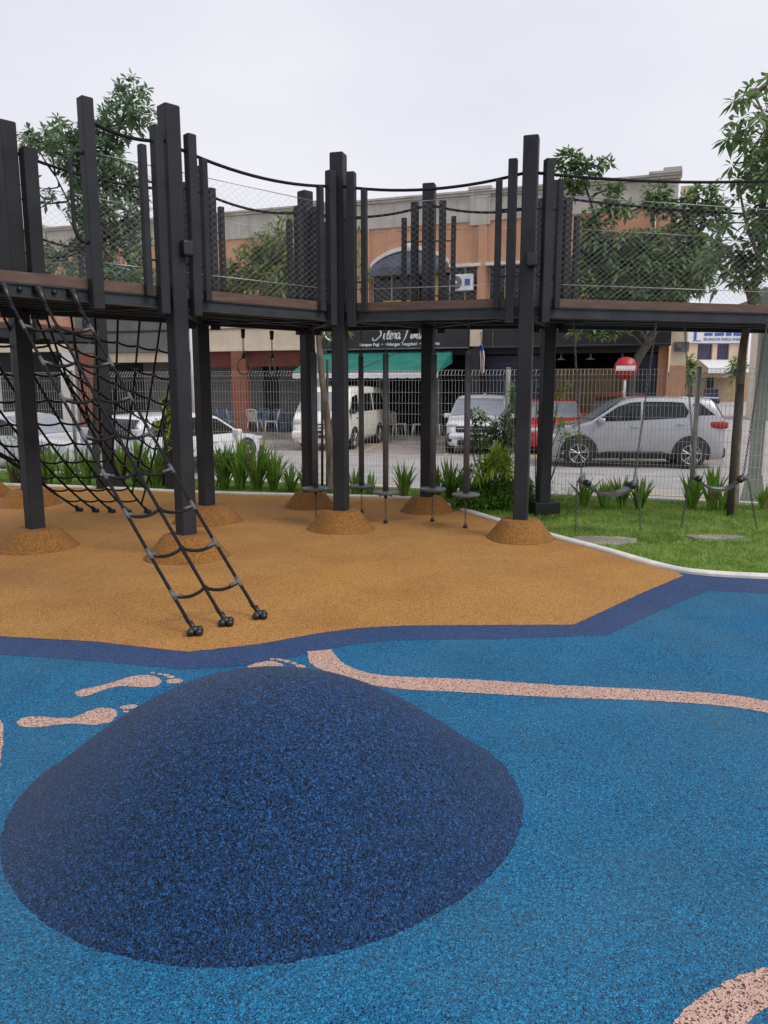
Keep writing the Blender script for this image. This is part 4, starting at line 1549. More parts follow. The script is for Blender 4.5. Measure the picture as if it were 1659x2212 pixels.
bush('dark_shrub', 'dark leaved loose shrub in front of the white car with its front towards us', gz(1056, 1085), [(1045, 925, 36, 26), (1078, 935, 34, 30), (1030, 900, 22, 18), (1095, 905, 18, 24), (1060, 960, 40, 20), (1012, 950, 18, 16), (1110, 860, 9, 34), (1002, 1012, 20, 10)], M_LEAF_D, .10, .014, 1100, 7, 10.9, 35, 3)
bush('lime_tipped_shrub', 'thin stemmed shrub with lime tips between the two right posts', gz(1168, 1090), [(1165, 840, 10, 16), (1222, 826, 14, 12), (1205, 846, 14, 12), (1225, 920, 34, 14), (1190, 890, 16, 20), (1240, 940, 24, 12), (1165, 880, 12, 22), (1212, 940, 20, 14)], M_LEAF_L, .085, .014, 620, 6, 10.2, 37, 1)
bush('lawn_tuft', 'pale grassy tuft beside the black plinth on the lawn', gz(1232, 1096), [(1228, 1075, 26, 22), (1175, 1060, 22, 30), (1150, 1072, 16, 22)], M_LEAF_L, .16, .006, 900, 7, 10.4, 39, droop=.3)
bush('bare_shrub', 'small thin shrub left of the thick left post', gz(38, 1046), [(26, 990, 26, 12), (50, 1012, 16, 16), (14, 950, 24, 14), (60, 985, 10, 14)], M_LEAF_G, .09, .013, 330, 6, 12.6, 41, 4)
bush('young_sapling', 'light green sapling beside the narrow black pillar by the ladder', gz(358, 1048), [(356, 868, 10, 14), (372, 890, 14, 14), (352, 922, 20, 12), (374, 940, 14, 18), (378, 975, 10, 20), (398, 960, 8, 20)], M_LEAF_L, .13, .018, 420, 8, 11.8, 43, 2)
bush('broadleaf_shrub', 'green broadleaf shrub just right of the post behind the ladder', gz(470, 1050), [(470, 985, 18, 14), (500, 985, 16, 10), (482, 1000, 20, 10)], M_LEAF_G, .12, .022, 380, 7, 12.0, 45, 2)

# ------------------------------------------------------------------ lawn grass
random.seed(4)
mb = MB()


def kerb_y_at(x):
    for (x0, y0), (x1, y1) in zip(KERB_S[:-1], KERB_S[1:]):
        if x0 <= x <= x1:
            return y0 + (y1 - y0) * (x - x0) / (x1 - x0 + 1e-9)
    return 0


gv, gf = [], []
SLABS = [gz(1306, 1165), gz(1545, 1158)]
cnt = 0
for i in range(150000):
    x = random.uniform(-8.5, 7.5)
    ky = kerb_y_at(x)
    y = ky + .09 + random.random() ** 1.15 * (fence_y(x) + .2 - ky - .09)
    if x < .6 and random.random() < .45:
        continue
    if x < -3 and random.random() < .4:
        continue
    if any(((x - s.x) / .36) ** 2 + ((y - s.y) / .27) ** 2 < 1 for s in SLABS) and random.random() < .75:
        continue
    if min(abs(y - 8.9) / .5, 1) < .5 and x > 1.9 and random.random() < .3:
        continue
    h = random.uniform(.02, .05)
    a = random.uniform(0, 6.28)
    w = random.uniform(.003, .006)
    lx, ly = random.uniform(-.04, .04), random.uniform(-.04, .04)
    o = len(gv)
    gv += [(x - w * math.cos(a), y - w * math.sin(a), -.02), (x + w * math.cos(a), y + w * math.sin(a), -.02), (x + lx * .5 + w * .7 * math.cos(a), y + ly * .5 + w * .7 * math.sin(a), h * .6 - .02), (x + lx, y + ly, h - .02)]
    gf += [(o, o + 1, o + 2), (o, o + 2, o + 3)]
mb.add(gv, gf)
tag(mb.build('grass', M_GRASS), kind='stuff')
for p, lab, rx_, ry_ in ((SLABS[0], 'worn concrete slab in the lawn under the left swing', .33, .22), (SLABS[1], 'worn concrete slab in the lawn under the right swing', .30, .10)):
    mb = MB()
    n = 30
    ring = []
    for i in range(n):
        a = 2 * math.pi * i / n
        k = 1 + .08 * math.sin(3 * a + 1) + .05 * math.sin(7 * a)
        ring.append((p.x + rx_ * k * math.copysign(abs(math.cos(a)) ** .7, math.cos(a)), p.y + ry_ * k * math.copysign(abs(math.sin(a)) ** .7, math.sin(a))))
    vs = [(x, y, -.02) for x, y in ring] + [(x, y, -.006) for x, y in ring]
    fs = [(i, (i + 1) % n, n + (i + 1) % n, n + i) for i in range(n)] + [tuple(range(n, 2 * n))]
    mb.add(vs, fs)
    tag(mb.build('concrete_slab', M_SLAB), lab, 'slab')

# ------------------------------------------------------------------ shophouse row
M_B = Matrix(((-BL.x, BN.x, 0, BO.x), (-BL.y, BN.y, 0, BO.y), (0, 0, 1, 0), (0, 0, 0, 1)))
# in the building's own frame x runs right along the front (x = -s), y goes into the building, z up


def bbox(mb, s0, s1, d0, d1, z0, z1, mi=0):
    box(mb, -max(s0, s1), -min(s0, s1), d0, d1, z0, z1, mi)


def bld(name, mb, m, parent):
    o = mb.build(name, m)
    if parent.type == 'EMPTY':
        o.parent = parent
    else:
        o.parent = parent
    return o


ang_b = math.atan2(-BL.y, -BL.x)
shop = thing('shophouse_row', 'long two storey shophouse row with grey parapet and orange upper wall across the road', 'building', (BO.x, BO.y, 0), rz=ang_b)
SL = 34.0
ZF = -0.17
# upper wall with real openings
OPEN = [(6.95, 9.75, 3.85, 5.30), (6.02, 6.90, 4.05, 5.42), (4.55, 5.68, 4.05, 5.42), (2.9, 3.9, 4.05, 5.42), (12.9, 13.8, 4.05, 5.42), (16.4, 17.3, 4.05, 5.42), (19.0, 21.6, 3.85, 5.3)]
mb = MB()
ss = sorted(set([0.0, SL] + [s for o in OPEN for s in o[:2]]))
zs = sorted(set([3.60, 6.82] + [z for o in OPEN for z in o[2:]]))
for s0, s1 in zip(ss[:-1], ss[1:]):
    z_run = None
    for z0, z1 in zip(zs[:-1], zs[1:]):
        hole = any(o[0] <= s0 and s1 <= o[1] and o[2] <= z0 and z1 <= o[3] for o in OPEN)
        if not hole:
            bbox(mb, s0, s1, 0.0, 0.28, z0, z1)
bld('upper_wall', mb, M_OWALL, shop)
mb = MB()
bbox(mb, 0, SL, -0.04, 0.5, 6.825, 7.62)
bbox(mb, -.05, SL, -0.12, 0.55, 7.625, 7.70)
bbox(mb, -.05, SL, -0.17, 0.6, 7.705, 7.765)
for s0, s1 in ((5.62, 6.28), (11.5, 12.1), (17.5, 18.1), (23.6, 24.2)):
    bbox(mb, s0, s1, -0.10, -.045, 6.70, 7.62)
    bbox(mb, s0 - .05, s1 + .05, -0.2, .2, 7.77, 7.86)
bbox(mb, -.08, .85, -.2, .6, 7.77, 7.84)
bbox(mb, -.06, .45, -.16, .6, 7.845, 7.93)
bld('parapet', mb, M_PARA, shop)
mb = MB()
bbox(mb, -.0, .30, .30, 9, 0, 7.5)
bld('side_wall', mb, M_OWALL, shop)
# pilasters in the upper wall
for s0, s1 in ((5.72, 6.0), (9.78, 10.1), (0.0, .5)):
    mb = MB()
    bbox(mb, s0, s1, -.09, -.003, 3.6, 6.815)
    bld('pilaster', mb, M_OWALL, shop)
# rooms behind the openings
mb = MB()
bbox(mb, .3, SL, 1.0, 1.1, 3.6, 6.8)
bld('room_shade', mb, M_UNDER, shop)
for o in OPEN:
    mb = MB()
    bbox(mb, o[0] + .06, o[1] - .06, .16, .18, o[2] + .05, o[3] - .05)
    pn = bld('window', mb, M_GLASS, shop)
    mb = MB()
    n = 2 if o[1] - o[0] < 1.5 else 4
    for i in range(n + 1):
        s = o[0] + .03 + (o[1] - o[0] - .06) * i / n
        bbox(mb, s - .025, s + .025, .12, .20, o[2], o[3])
    f = mb.build('frame', M_TAN)
    f.parent = pn
    if o[1] - o[0] < 1.5:
        mb = MB()
        bbox(mb, o[0] - .12, o[1] + .06, -.16, -.002, o[3] + .003, o[3] + .10)
        bld('window_hood', mb, M_WHITEW, shop)
# arched window: white moulding, slate awning, ochre panel
for (sa, sb, zsp, ztop) in ((6.95, 9.75, 5.62, 6.06), (19.0, 21.6, 5.62, 6.06)):
    mb, cb = MB(), MB()
    N = 24
    arc = []
    for i in range(N + 1):
        t = i / N
        s = sb + (sa - sb) * t
        z = zsp - .1 + (ztop - zsp + .1) * (1 - (2 * t - 1) ** 2) ** .8
        arc.append((s, z))
    for (s0, z0), (s1, z1) in zip(arc[:-1], arc[1:]):
        p = [(-s0, -.10, z0), (-s1, -.10, z1), (-s1, -.10, z1 + .13), (-s0, -.10, z0 + .13), (-s0, -.002, z0), (-s1, -.002, z1), (-s1, -.002, z1 + .13), (-s0, -.002, z0 + .13)]
        mb.add(p, [(0, 1, 2, 3), (3, 2, 6, 7), (0, 4, 5, 1)])
        q = [(-s0, -.03, z0 - .006), (-s1, -.03, z1 - .006), (-s1, -.55, 5.30 + (z1 - 5.3) * .25), (-s0, -.55, 5.30 + (z0 - 5.3) * .25), (-s0, -.55, 5.24), (-s1, -.55, 5.24)]
        cb.add(q, [(0, 1, 2, 3), (3, 2, 5, 4)])
    rosx = -(sa + sb) / 2
    bmv = MB()
    ball(mb, (rosx, -.12, ztop + .09), .16, 0, 8, 6, (1, .5, 1))
    bld('arch_moulding', mb, M_WHITEW, shop)
    bld('arch_awning', cb, M_CANOPY, shop)
    if sa > 15:
        continue
    mb = MB()
    bbox(mb, sa + 1.35, sa + 2.35, -.02, .10, 3.9, 4.45)
    bbox(mb, sa + .30, sa + .7, -.02, .10, 3.9, 5.2)
    bbox(mb, sa + 1.1, sa + 1.3, -.02, .10, 3.9, 5.2)
    bld('ochre_panel', mb, M_YELP, shop)
# ground floor: fascia bands
mb = MB()
bbox(mb, 11.95, 17.55, -.03, -.004, 3.6, 4.0)
bbox(mb, 11.95, 18.2, -.03, .25, 2.845, 3.595)
bbox(mb, 11.95, 18.2, -.07, .0 - .031, 2.845, 2.93)
bld('beige_band', mb, M_BEIGE, shop)
mb = MB()
bbox(mb, 11.95, 17.2, .12, .3, 2.28, 2.84)
bld('maroon_band', mb, M_MAROON, shop)
mb = MB()
bbox(mb, 17.6, 22.4, -.12, -.051, 2.86, 4.5)
bbox(mb, 18.25, 22.2, -.05, .25, 2.86, 3.595)
bld('grey_board', mb, M_GREYB, shop)
mb = MB()
bbox(mb, 17.25, 22.2, .05, .3, 2.48, 2.85)
bbox(mb, 22.9, 26.5, -.04, .3, 2.95, 3.597)
bld('tan_band', mb, M_BEIGE, shop)
mb = MB()
bbox(mb, -.05, 6.1, -.10, .25, 2.80, 3.75)
bbox(mb, -.05, 5.8, -.125, -.101, 2.80, 2.84)
bld('black_fascia', mb, M_SIGNB, shop)
mb = MB()
bbox(mb, -.05, 5.85, -.135, -.126, 2.845, 2.865)
bbox(mb, 5.42, 5.45, -.135, -.101, 2.87, 3.6)
bld('fascia_trim', mb, M_POLE, shop)
# five foot way: floor, ceiling, back wall
mb = MB()
bbox(mb, -.5, SL, -.12, 6.5, -.40, ZF)
bld('walkway_floor', mb, M_SLAB, shop)
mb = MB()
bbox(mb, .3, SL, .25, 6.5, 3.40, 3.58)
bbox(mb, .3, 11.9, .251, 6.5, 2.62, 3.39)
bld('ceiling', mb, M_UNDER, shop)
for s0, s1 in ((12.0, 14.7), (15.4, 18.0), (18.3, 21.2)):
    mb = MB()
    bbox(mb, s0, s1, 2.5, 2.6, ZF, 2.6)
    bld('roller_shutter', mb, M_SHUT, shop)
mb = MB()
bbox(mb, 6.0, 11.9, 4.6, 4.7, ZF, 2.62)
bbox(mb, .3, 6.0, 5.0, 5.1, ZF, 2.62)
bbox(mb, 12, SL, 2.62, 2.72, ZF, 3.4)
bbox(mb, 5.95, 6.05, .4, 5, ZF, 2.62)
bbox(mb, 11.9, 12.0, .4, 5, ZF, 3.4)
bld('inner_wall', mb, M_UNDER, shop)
mb = MB()
bbox(mb, 1.35, 3.6, .9, .96, ZF, 2.15)
bld('bamboo_screen', mb, M_BAMB, shop)
mb = MB()
for s0, s1 in ((.02, .98), (3.9, 5.9)):
    mb = MB()
    bbox(mb, s0, s1, .5, .56, ZF, 2.58)
    nv = bld('navy_shutter', mb, M_NAVYB, shop)
    mb = MB()
    for z in (.35, .85, 1.35, 1.85, 2.3):
        bbox(mb, s0 + .03, s1 - .03, .485, .499, z, z + .022)
    f = mb.build('glazing_bar', M_CURT)
    f.parent = nv
# pillars
for s0, s1, m, zt in ((-.50, -.06, M_BEIGE, 7.4), (5.86, 6.22, M_SIGNB, 2.79), (11.55, 11.93, M_WHITEW, 3.8), (14.75, 15.3, M_BRICK, 2.84), (17.3, 17.6, M_TAN, 2.84), (21.3, 22.4, M_BRICK, 2.84), (22.6, 23.3, M_WHITEW, 2.94), (27.0, 27.6, M_WHITEW, 3.5), (9.35, 9.5, M_GREYB, 2.6), (7.3, 7.5, M_GREYB, 2.6)):
    mb = MB()
    d1 = .4
    bbox(mb, s0, s1, -.11 if zt < 5 else -.02, d1, ZF, zt)
    bld('pillar', mb, m, shop)
mb = MB()
bbox(mb, -.515, -.045, -.15, .4, .9, 2.2)
bld('orange_pillar_band', mb, M_OWALL, shop)
for s in (1.4, 2.4, 3.35):
    mb = MB()
    lathe(mb, -s, .9, [(.03, 2.62), (.03, 2.50), (.16, 2.44), (.17, 2.43)][::-1], 14)
    bld('ceiling_lamp', mb, M_LAMP_W, shop)
# plants and bits in the black unit
mb = MB()
bbox(mb, 5.80, 6.2, -.16, -.101, 2.87, 3.72)
bld('beige_panel', mb, M_BEIGE, shop)
for s, z0, z1 in ((11.72, 3.8, 6.8), (16.95, ZF, 4.0), (.62, 2.8, 6.8)):
    mb = MB()
    tube(mb, [(-s, -.17, z0), (-s, -.17, z1)], .05, 8)
    bld('downpipe', mb, M_WHITEW if s > 3 else M_PARA, shop)
mb = MB()
for k in range(5):
    tube(mb, [(-34, -.13, 3.66 + .02 * k), (-20, -.13, 3.60 + .02 * k), (-6, -.13, 3.66)], .006, 4)
bld('wall_cable', mb, M_BLACK, shop)
# ---- the shop sign
def bthing(name, lab, cat, s, d, z, group=None):
    p = bp(s, d, z)
    return thing(name, lab, cat, (p.x, p.y, p.z), group, ang_b)


sign = bthing('shop_signboard', 'black shop signboard with white script lettering above the green awning', 'signboard', 8.9, -.12, 2.86)
mb = MB()
rbox(mb, -2.65, 2.68, -.10, .0, 0, .86, .015)
local('board', mb, M_SIGNB, sign)
mb = MB()
box(mb, -2.65, 2.68, -.12, -.02, -.05, -.002)
local('trim', mb, M_GREYB, sign)


def text_mesh(name, body, size, x, z, y, parent, mat, shear=0.0, bold=.0, align='LEFT', sx=1.0):
    cu = bpy.data.curves.new('lettering', 'FONT')
    cu.body = body
    cu.size = size
    cu.shear = shear
    cu.offset = bold
    cu.extrude = .004
    cu.align_x = align
    tmp = bpy.data.objects.new('lettering', cu)
    col.objects.link(tmp)
    dg = bpy.context.evaluated_depsgraph_get()
    me = bpy.data.meshes.new_from_object(tmp.evaluated_get(dg))
    bpy.data.objects.remove(tmp)
    bpy.data.curves.remove(cu)
    me.transform(Matrix.Translation((x, y, z)) @ Matrix.Rotation(R(90), 4, 'X') @ Matrix.Diagonal((sx, 1, 1, 1)))
    me.materials.clear()
    me.materials.append(mat)
    o = bpy.data.objects.new(name, me)
    col.objects.link(o)
    o.parent = parent
    return o


# brush script drawn stroke by stroke: (width, strokes)
SCRIPT = {
    'S': (.95, [[(1.0, .95), (.8, 1.12), (.5, 1.0), (.42, .8), (.62, .6), (.66, .35), (.4, .08), (.05, -.1), (-.25, -.02), (-.15, .15)]]),
    'e': (.42, [[(.0, .12), (.22, .22), (.33, .40), (.22, .50), (.08, .34), (.10, .08), (.24, .0), (.44, .14)]]),
    'l': (.30, [[(.0, .12), (.22, .5), (.34, .95), (.24, 1.05), (.12, .7), (.08, .1), (.18, .0), (.32, .14)]]),
    'r': (.38, [[(.0, .12), (.12, .5), (.2, .42), (.32, .44), (.26, .2), (.28, .02), (.40, .14)]]),
    'a': (.50, [[(.38, .42), (.2, .5), (.04, .28), (.08, .02), (.26, .08), (.38, .44)], [(.38, .44), (.34, .1), (.42, .0), (.52, .14)]]),
    'T': (.80, [[(-.1, .78), (.0, .98), (.4, 1.02), (.9, 1.12)], [(.48, 1.02), (.36, .6), (.24, .1), (.05, -.22)]]),
    'i': (.26, [[(.02, .12), (.14, .48), (.1, .08), (.2, .0), (.28, .14)], [(.19, .66), (.21, .70)]]),
    'm': (.70, [[(.0, .0), (.1, .48), (.1, .05), (.28, .48), (.3, .05), (.48, .48), (.5, .06), (.6, .0), (.72, .14)]]),
    'u': (.50, [[(.02, .46), (.04, .08), (.2, .0), (.36, .46), (.36, .06), (.44, .0), (.52, .14)]]),
    ' ': (.30, []),
}
mb = MB()
x0, sc_, scz = -.64, .315, .40
for ch in 'Selera Timur':
    wdt, strokes = SCRIPT[ch]
    for st in strokes:
        pts = smooth_line([Vector((x0 + (px + .22 * pz) * sc_, -.106, .29 + pz * scz)) for px, pz in st], 4)
        n_ = len(pts)
        tube(mb, pts, [.013 + .012 * math.sin(math.pi * i / (n_ - 1)) for i in range(n_)], 5)
    x0 += wdt * sc_
local('script_lettering', mb, M_LETTER, sign)
text_mesh('small_lettering', 'Sarapan Pagi  •  Hidangan Tengahari  •  Ala Carte', .145, -1.19, .075, -.102, sign, M_LETTER, bold=.003, sx=1.0)
mb = MB()
tube(mb, [Vector((-2.2 + .34 * math.cos(a), -.105, .62 + .34 * math.sin(a))) for a in [R(150 + 10 * i) for i in range(20)]], .035, 6)
local('ring_logo', mb, M_LETTER, sign)
mb = MB()
box(mb, 1.15, 1.20, -.108, -.1005, .62, .86)
box(mb, 1.52, 2.45, -.108, -.1005, .68, .76)
local('white_bar', mb, M_LETTER, sign)

# green awning
aw = bthing('shop_awning', 'green canvas awning with a white scalloped front edge under the black sign', 'awning', 9.4, -.05, 2.74)
mb = MB()
ang_rows = [(-.02, 0.0), (-.9, -.36), (-1.75, -.70)]
vs = []
for (y, z) in ang_rows:
    for i in range(15):
        x = -2.5 + 5.1 * i / 14 * (1.0)
        vs.append((x, y, z - (.012 if i % 2 else 0)))
for (y, z) in ang_rows:
    for i in range(15):
        x = -2.5 + 5.1 * i / 14
        vs.append((x, y, z - .03))
fs = []
for r_ in range(2):
    for i in range(14):
        a = r_ * 15 + i
        fs.append((a, a + 15, a + 16, a + 1))
        fs.append((45 + a, 45 + a + 1, 45 + a + 16, 45 + a + 15))
mb.add(vs, fs)
mb.add([(2.6, -.02, 0), (2.6, -1.75, -.70), (2.6, -1.75, -.73), (2.6, -.02, -.4)], [(0, 1, 2, 3)])
local('canopy', mb, M_GREEN, aw)
mb = MB()
N = 60
for i in range(N):
    x0, x1 = -2.5 + 5.1 * i / N, -2.5 + 5.1 * (i + 1) / N
    zb = -.90 - .02 * abs(math.sin(i * math.pi / 4))
    zb2 = -.90 - .02 * abs(math.sin((i + 1) * math.pi / 4))
    mb.add([(x0, -1.755, -.735), (x1, -1.755, -.735), (x1, -1.76, zb2), (x0, -1.76, zb), (x0, -1.745, -.735), (x1, -1.745, -.735), (x1, -1.75, zb2), (x0, -1.75, zb)], [(0, 3, 2, 1), (4, 5, 6, 7)])
local('valance', mb, M_VALANCE, aw)
mb = MB()
for x in (-2.4, -.7, 1.0, 2.5):
    tube(mb, [(x, -.02, -.25), (x, -1.72, -.74)], .014, 6)
tube(mb, [(-2.5, -1.74, -.725), (2.6, -1.74, -.725)], .02, 6)
tube(mb, [(-.1, -1.5, -.58), (.75, -.05, .005)], .012, 5)
local('awning_arm', mb, M_FERR, aw)

# air conditioner outdoor units
def ac_unit(lab, s, z, k=1.0, dark=False):
    t = bthing('ac_unit', lab, 'air conditioner', s, .06, z, 'air conditioner outdoor units')
    mb = MB()
    rbox(mb, -.38, .38, -.28, .0, 0, .52, .02)
    local('casing', mb, M_GREYB if dark else M_ACW, t)
    t.scale = (k, k, k)
    mb = MB()
    tube(mb, [(-.17, -.281, .26), (-.17, -.295, .26)], .205, 26)
    for r_ in (.08, .14, .20):
        tube(mb, [(-.17 + r_ * math.cos(a), -.30, .26 + r_ * math.sin(a)) for a in [2 * math.pi * i / 24 for i in range(24)]], .007, 4, closed=True)
    local('fan_grille', mb, M_GRILL, t)
    mb = MB()
    tube(mb, [(-.17, -.29, .26), (-.17, -.312, .26)], .05, 14)
    local('fan_hub', mb, M_GRILL if dark else M_ACW, t)
    if dark:
        return
    mb = MB()
    box(mb, .13, .31, -.286, -.281, .16, .36)
    local('badge', mb, M_ACB, t)


ac_unit('white air conditioner unit with a blue badge in the dark window above the deck', 6.52, 4.66)

ac_unit('dark grilled air conditioner unit on the corner pillar above the street', -.36, 2.62, .55, True)

# limp flag by the cream pillar
fl = bthing('flag', 'small limp red and white striped flag with blue corner on a short pole', 'flag', 5.75, -.3, 2.2)
mb = MB()
tube(mb, [(-.12, .25, 1.3), (.0, -.1, .72)], .012, 6)
local('flag_pole', mb, M_STAKE, fl)
mb = MB()
vs, fs, ms = [], [], []
NX, NZ = 11, 14
for j in range(NZ + 1):
    for i in range(NX + 1):
        t = j / NZ
        wd = .10 + .05 * t
        x = -.06 + (i / NX) * wd * (1 + .25 * math.sin(t * 5)) + .06 * t
        y = -.12 + .045 * math.sin(i * 1.7 + t * 2)
        vs.append((x, y, .70 - .88 * t - .04 * math.sin(i * .9)))
for j in range(NZ):
    for i in range(NX):
        mi = 2 if (j < 3) else (0 if i % 2 else 1)
        mb.add([vs[j * (NX + 1) + i], vs[j * (NX + 1) + i + 1], vs[(j + 1) * (NX + 1) + i + 1], vs[(j + 1) * (NX + 1) + i]], [(0, 1, 2, 3)], mi)
local('flag_cloth', mb, [M_SRED, M_SWHITE, M_SBLUE], fl)

# ------------------------------------------------------------------ plastic chairs and tables on the walkway
def make_chair(mat):
    t = bpy.data.objects.new('plastic_chair', None)
    col.objects.link(t)
    t.empty_display_size = .1
    mb = MB()
    rbox(mb, -.21, .21, -.21, .22, .42, .45, .014)
    local('seat', mb, mat, t)
    mb = MB()
    N = 8
    for i in range(N):
        a0, a1 = -.2 + .4 * i / N + .012, -.2 + .4 * (i + 1) / N - .012
        b0 = .2 + .03 * math.cos(a0 * 5)
        mb.add([(a0, b0, .44), (a1, b0, .44), (a1 * 1.02, b0 + .10, .80), (a0 * 1.02, b0 + .10, .80), (a0, b0 + .015, .44), (a1, b0 + .015, .44), (a1 * 1.02, b0 + .115, .80), (a0 * 1.02, b0 + .115, .80)],
               [(0, 1, 2, 3), (4, 7, 6, 5), (0, 3, 7, 4), (1, 5, 6, 2)])
    tube(mb, [(-.21, .215, .44), (-.222, .30, .78), (-.17, .33, .85), (0, .335, .87), (.17, .33, .85), (.222, .30, .78), (.21, .215, .44)], .02, 6)
    local('backrest', mb, mat, t)
    for sx, sy in ((-1, -1), (1, -1), (-1, 1), (1, 1)):
        mb = MB()
        tube(mb, [(sx * .185, sy * .185, .43), (sx * .235, sy * .24, 0)], [.028, .02], 6)
        local('leg', mb, mat, t)
    return t


chairs = {'w': make_chair(M_CHW), 'b': make_chair(M_CHB), 'd': make_chair(M_CHB2)}
used = set()
CH = [('b', 512, 936, 100, 'light blue plastic chair in front of the brown pillar, nearest the kerb'), ('w', 551, 938, 185, 'white plastic chair with its slotted back to the road, second from the left'), ('w', 586, 937, -60, 'white plastic chair just left of the cream van, side on'),
      ('b', 566, 921, 10, 'light blue plastic chair behind the white pair, by the table'), ('b', 490, 914, 95, 'light blue plastic chair farthest left beside the brown pillar'), ('b', 520, 908, 175, 'light blue plastic chair standing behind the nearest blue one'),
      ('d', 608, 916, 185, 'deep blue plastic chair with its back to the road left of the van'), ('d', 626, 917, -95, 'deep blue plastic chair half hidden by the front of the van'),
      ('w', 850, 938, 175, 'white plastic chair right behind the rear corner of the van'), ('w', 864, 937, 100, 'white plastic chair tilted sideways right of the van'), ('w', 906, 936, -80, 'white plastic chair half hidden behind the rear post'),
      ('w', 940, 936, 90, 'white plastic chair just right of the rear post'), ('d', 958, 925, 10, 'deep blue plastic chair by the table left of the white car')]
for kx, u, v, rz, lab in CH:
    p = gz(u, v, ZF)
    t = chairs[kx] if kx not in used else copy_tree(chairs[kx])
    used.add(kx)
    p = Vector((p.x, p.y, ZF))
    # keep every leg on the raised walkway
    need = .25 if v > 925 else (1.0 if v > 912 else 1.6)
    kk = (BO.dot(BN) + need) / Vector((p.x, p.y, 0)).dot(BN)
    t.location = (p.x * kk, p.y * kk, ZF)
    t.rotation_euler = (0, 0, R(rz) + ang_b)
    tag(t, lab, 'chair', 'plastic chairs on the shop walkway')
for u, v, lab in ((540, 924, 'white topped table among the chairs left of the van'), (640, 918, 'dark table partly hidden behind the cream van'), (970, 930, 'table with pale blue top left of the white car')):
    p = gz(u, v, ZF)
    kk = (BO.dot(BN) + .95) / Vector((p.x, p.y, 0)).dot(BN)
    q = Vector((p.x * kk, p.y * kk, ZF))
    t = thing('cafe_table', lab, 'table', q, 'tables on the shop walkway', ang_b)
    mb = MB()
    rbox(mb, -.45, .45, -.35, .35, .71, .74, .012)
    local('tabletop', mb, M_CHW if u < 600 else M_CHB2, t)
    for sx, sy in ((-1, -1), (1, -1), (-1, 1), (1, 1)):
        mb = MB()
        tube(mb, [(sx * .38, sy * .28, .71), (sx * .4, sy * .3, 0)], .018, 6)
        local('leg', mb, M_FERR, t)

# ------------------------------------------------------------------ no entry sign
q = at(1348, 862, 19.9)
t = thing('no_entry_sign', 'round red no entry sign with a white bar on a black and white pole', 'road sign', (q.x, q.y, -.3), rz=R(-12))
mb = MB()
tube(mb, [(0, -.02, 2.34), (0, .0, 2.34)], .285, 32)
for sg in (0,):
    pass
local('sign_plate', mb, M_SRED, t)
mb = MB()
rbox(mb, -.235, .235, -.032, -.021, 2.28, 2.40, .008)
local('white_bar', mb, M_SWHITE, t)
mb = MB()
tube(mb, [(0, .03, 1.35), (0, .03, 2.5)], .032, 10)
local('white_pole', mb, M_SWHITE, t)
mb = MB()
tube(mb, [(0, .03, 0), (0, .03, 1.349)], .032, 10)
local('black_pole', mb, M_BLACK, t)

# ------------------------------------------------------------------ pale steel lamp column at the right
q = Vector((5.50, 11.35, -.3))
t = thing('lamp_column', 'pale green grey steel column with a flared base behind the staked tree', 'lamp post', q, rz=R(-10))
mb = MB()
rbox(mb, -.078, .078, -.078, .078, 0, 3.28, .01)
local('column', mb, M_LIGHTP, t)
mb = MB()
mb.add([(-.19, -.09, .02), (.19, -.09, .02), (.19, .09, .02), (-.19, .09, .02), (-.087, -.09, .62), (.087, -.09, .62), (.087, .09, .62), (-.087, .09, .62)],
       [(0, 1, 5, 4), (1, 2, 6, 5), (2, 3, 7, 6), (3, 0, 4, 7), (4, 5, 6, 7)])
rbox(mb, -.28, .28, -.2, .2, -.02, .04, .01)
local('flared_base', mb, M_LIGHTP, t)
mb = MB()
rbox(mb, -.10, .10, -.11, .10, 3.02, 3.30, .012)
local('junction_box', mb, M_FPOST, t)
mb = MB()
tube(mb, [(-.08, 0, 3.14), (-.2, -.0, 3.13)], .02, 6)
Mx = Matrix.Translation((-.29, 0, 3.09)) @ Matrix.Rotation(R(-20), 4, 'Y')
rbox(mb, -.11, .11, -.09, .09, -.03, .03, .012, 0, Mx)
local('floodlight', mb, M_FPOST, t)

# ------------------------------------------------------------------ far buildings at the right
fb = thing('sign_building', 'far peach two storey block with a white and blue sign and purple windows', 'building', (31.0, 84, -.3))
def fbx(mb, u0, u1, z0, z1, d0=0.0, d1=.3):
    x0 = at(u0, 860, 84).x
    x1 = at(u1, 860, 84).x
    box(mb, x0, x1, 84 + d0, 84 + d1, z0, z1)


mb = MB()
fbx(mb, 1440, 1500, 2.9, 7.6, 0, 6)
fbx(mb, 1500, 1600, 5.85, 7.6, 0, 6)
fbx(mb, 1532, 1542, 4.2, 5.85, 0, 6)
fbx(mb, 1568, 1600, 4.2, 5.85, 0, 6)
fbx(mb, 1500, 1600, 2.9, 4.2, 0, 6)
mb.build('upper_wall', M_FARW, fb)
for u0, u1 in ((1500, 1532), (1542, 1568)):
    mb = MB()
    fbx(mb, u0, u1, 4.2, 5.85, .3, .4)
    mb.build('window', M_CURT, fb)
mb = MB()
fbx(mb, 1592, 1606, -.3, 7.7, -.2, -.01)
mb.build('orange_pillar', M_OWALL, fb)
mb = MB()
fbx(mb, 1476, 1596, 5.95, 7.35, -.25, -.02)
sb = mb.build('signboard', M_SWHITE, fb)
mb = MB()
fbx(mb, 1488, 1494, 6.25, 7.1, -.28, -.26)
fbx(mb, 1486, 1504, 6.12, 6.2, -.28, -.26)
g1 = mb.build('sign_logo', M_SBLUE, sb)
g1.parent = sb
x0 = at(1509, 860, 84).x
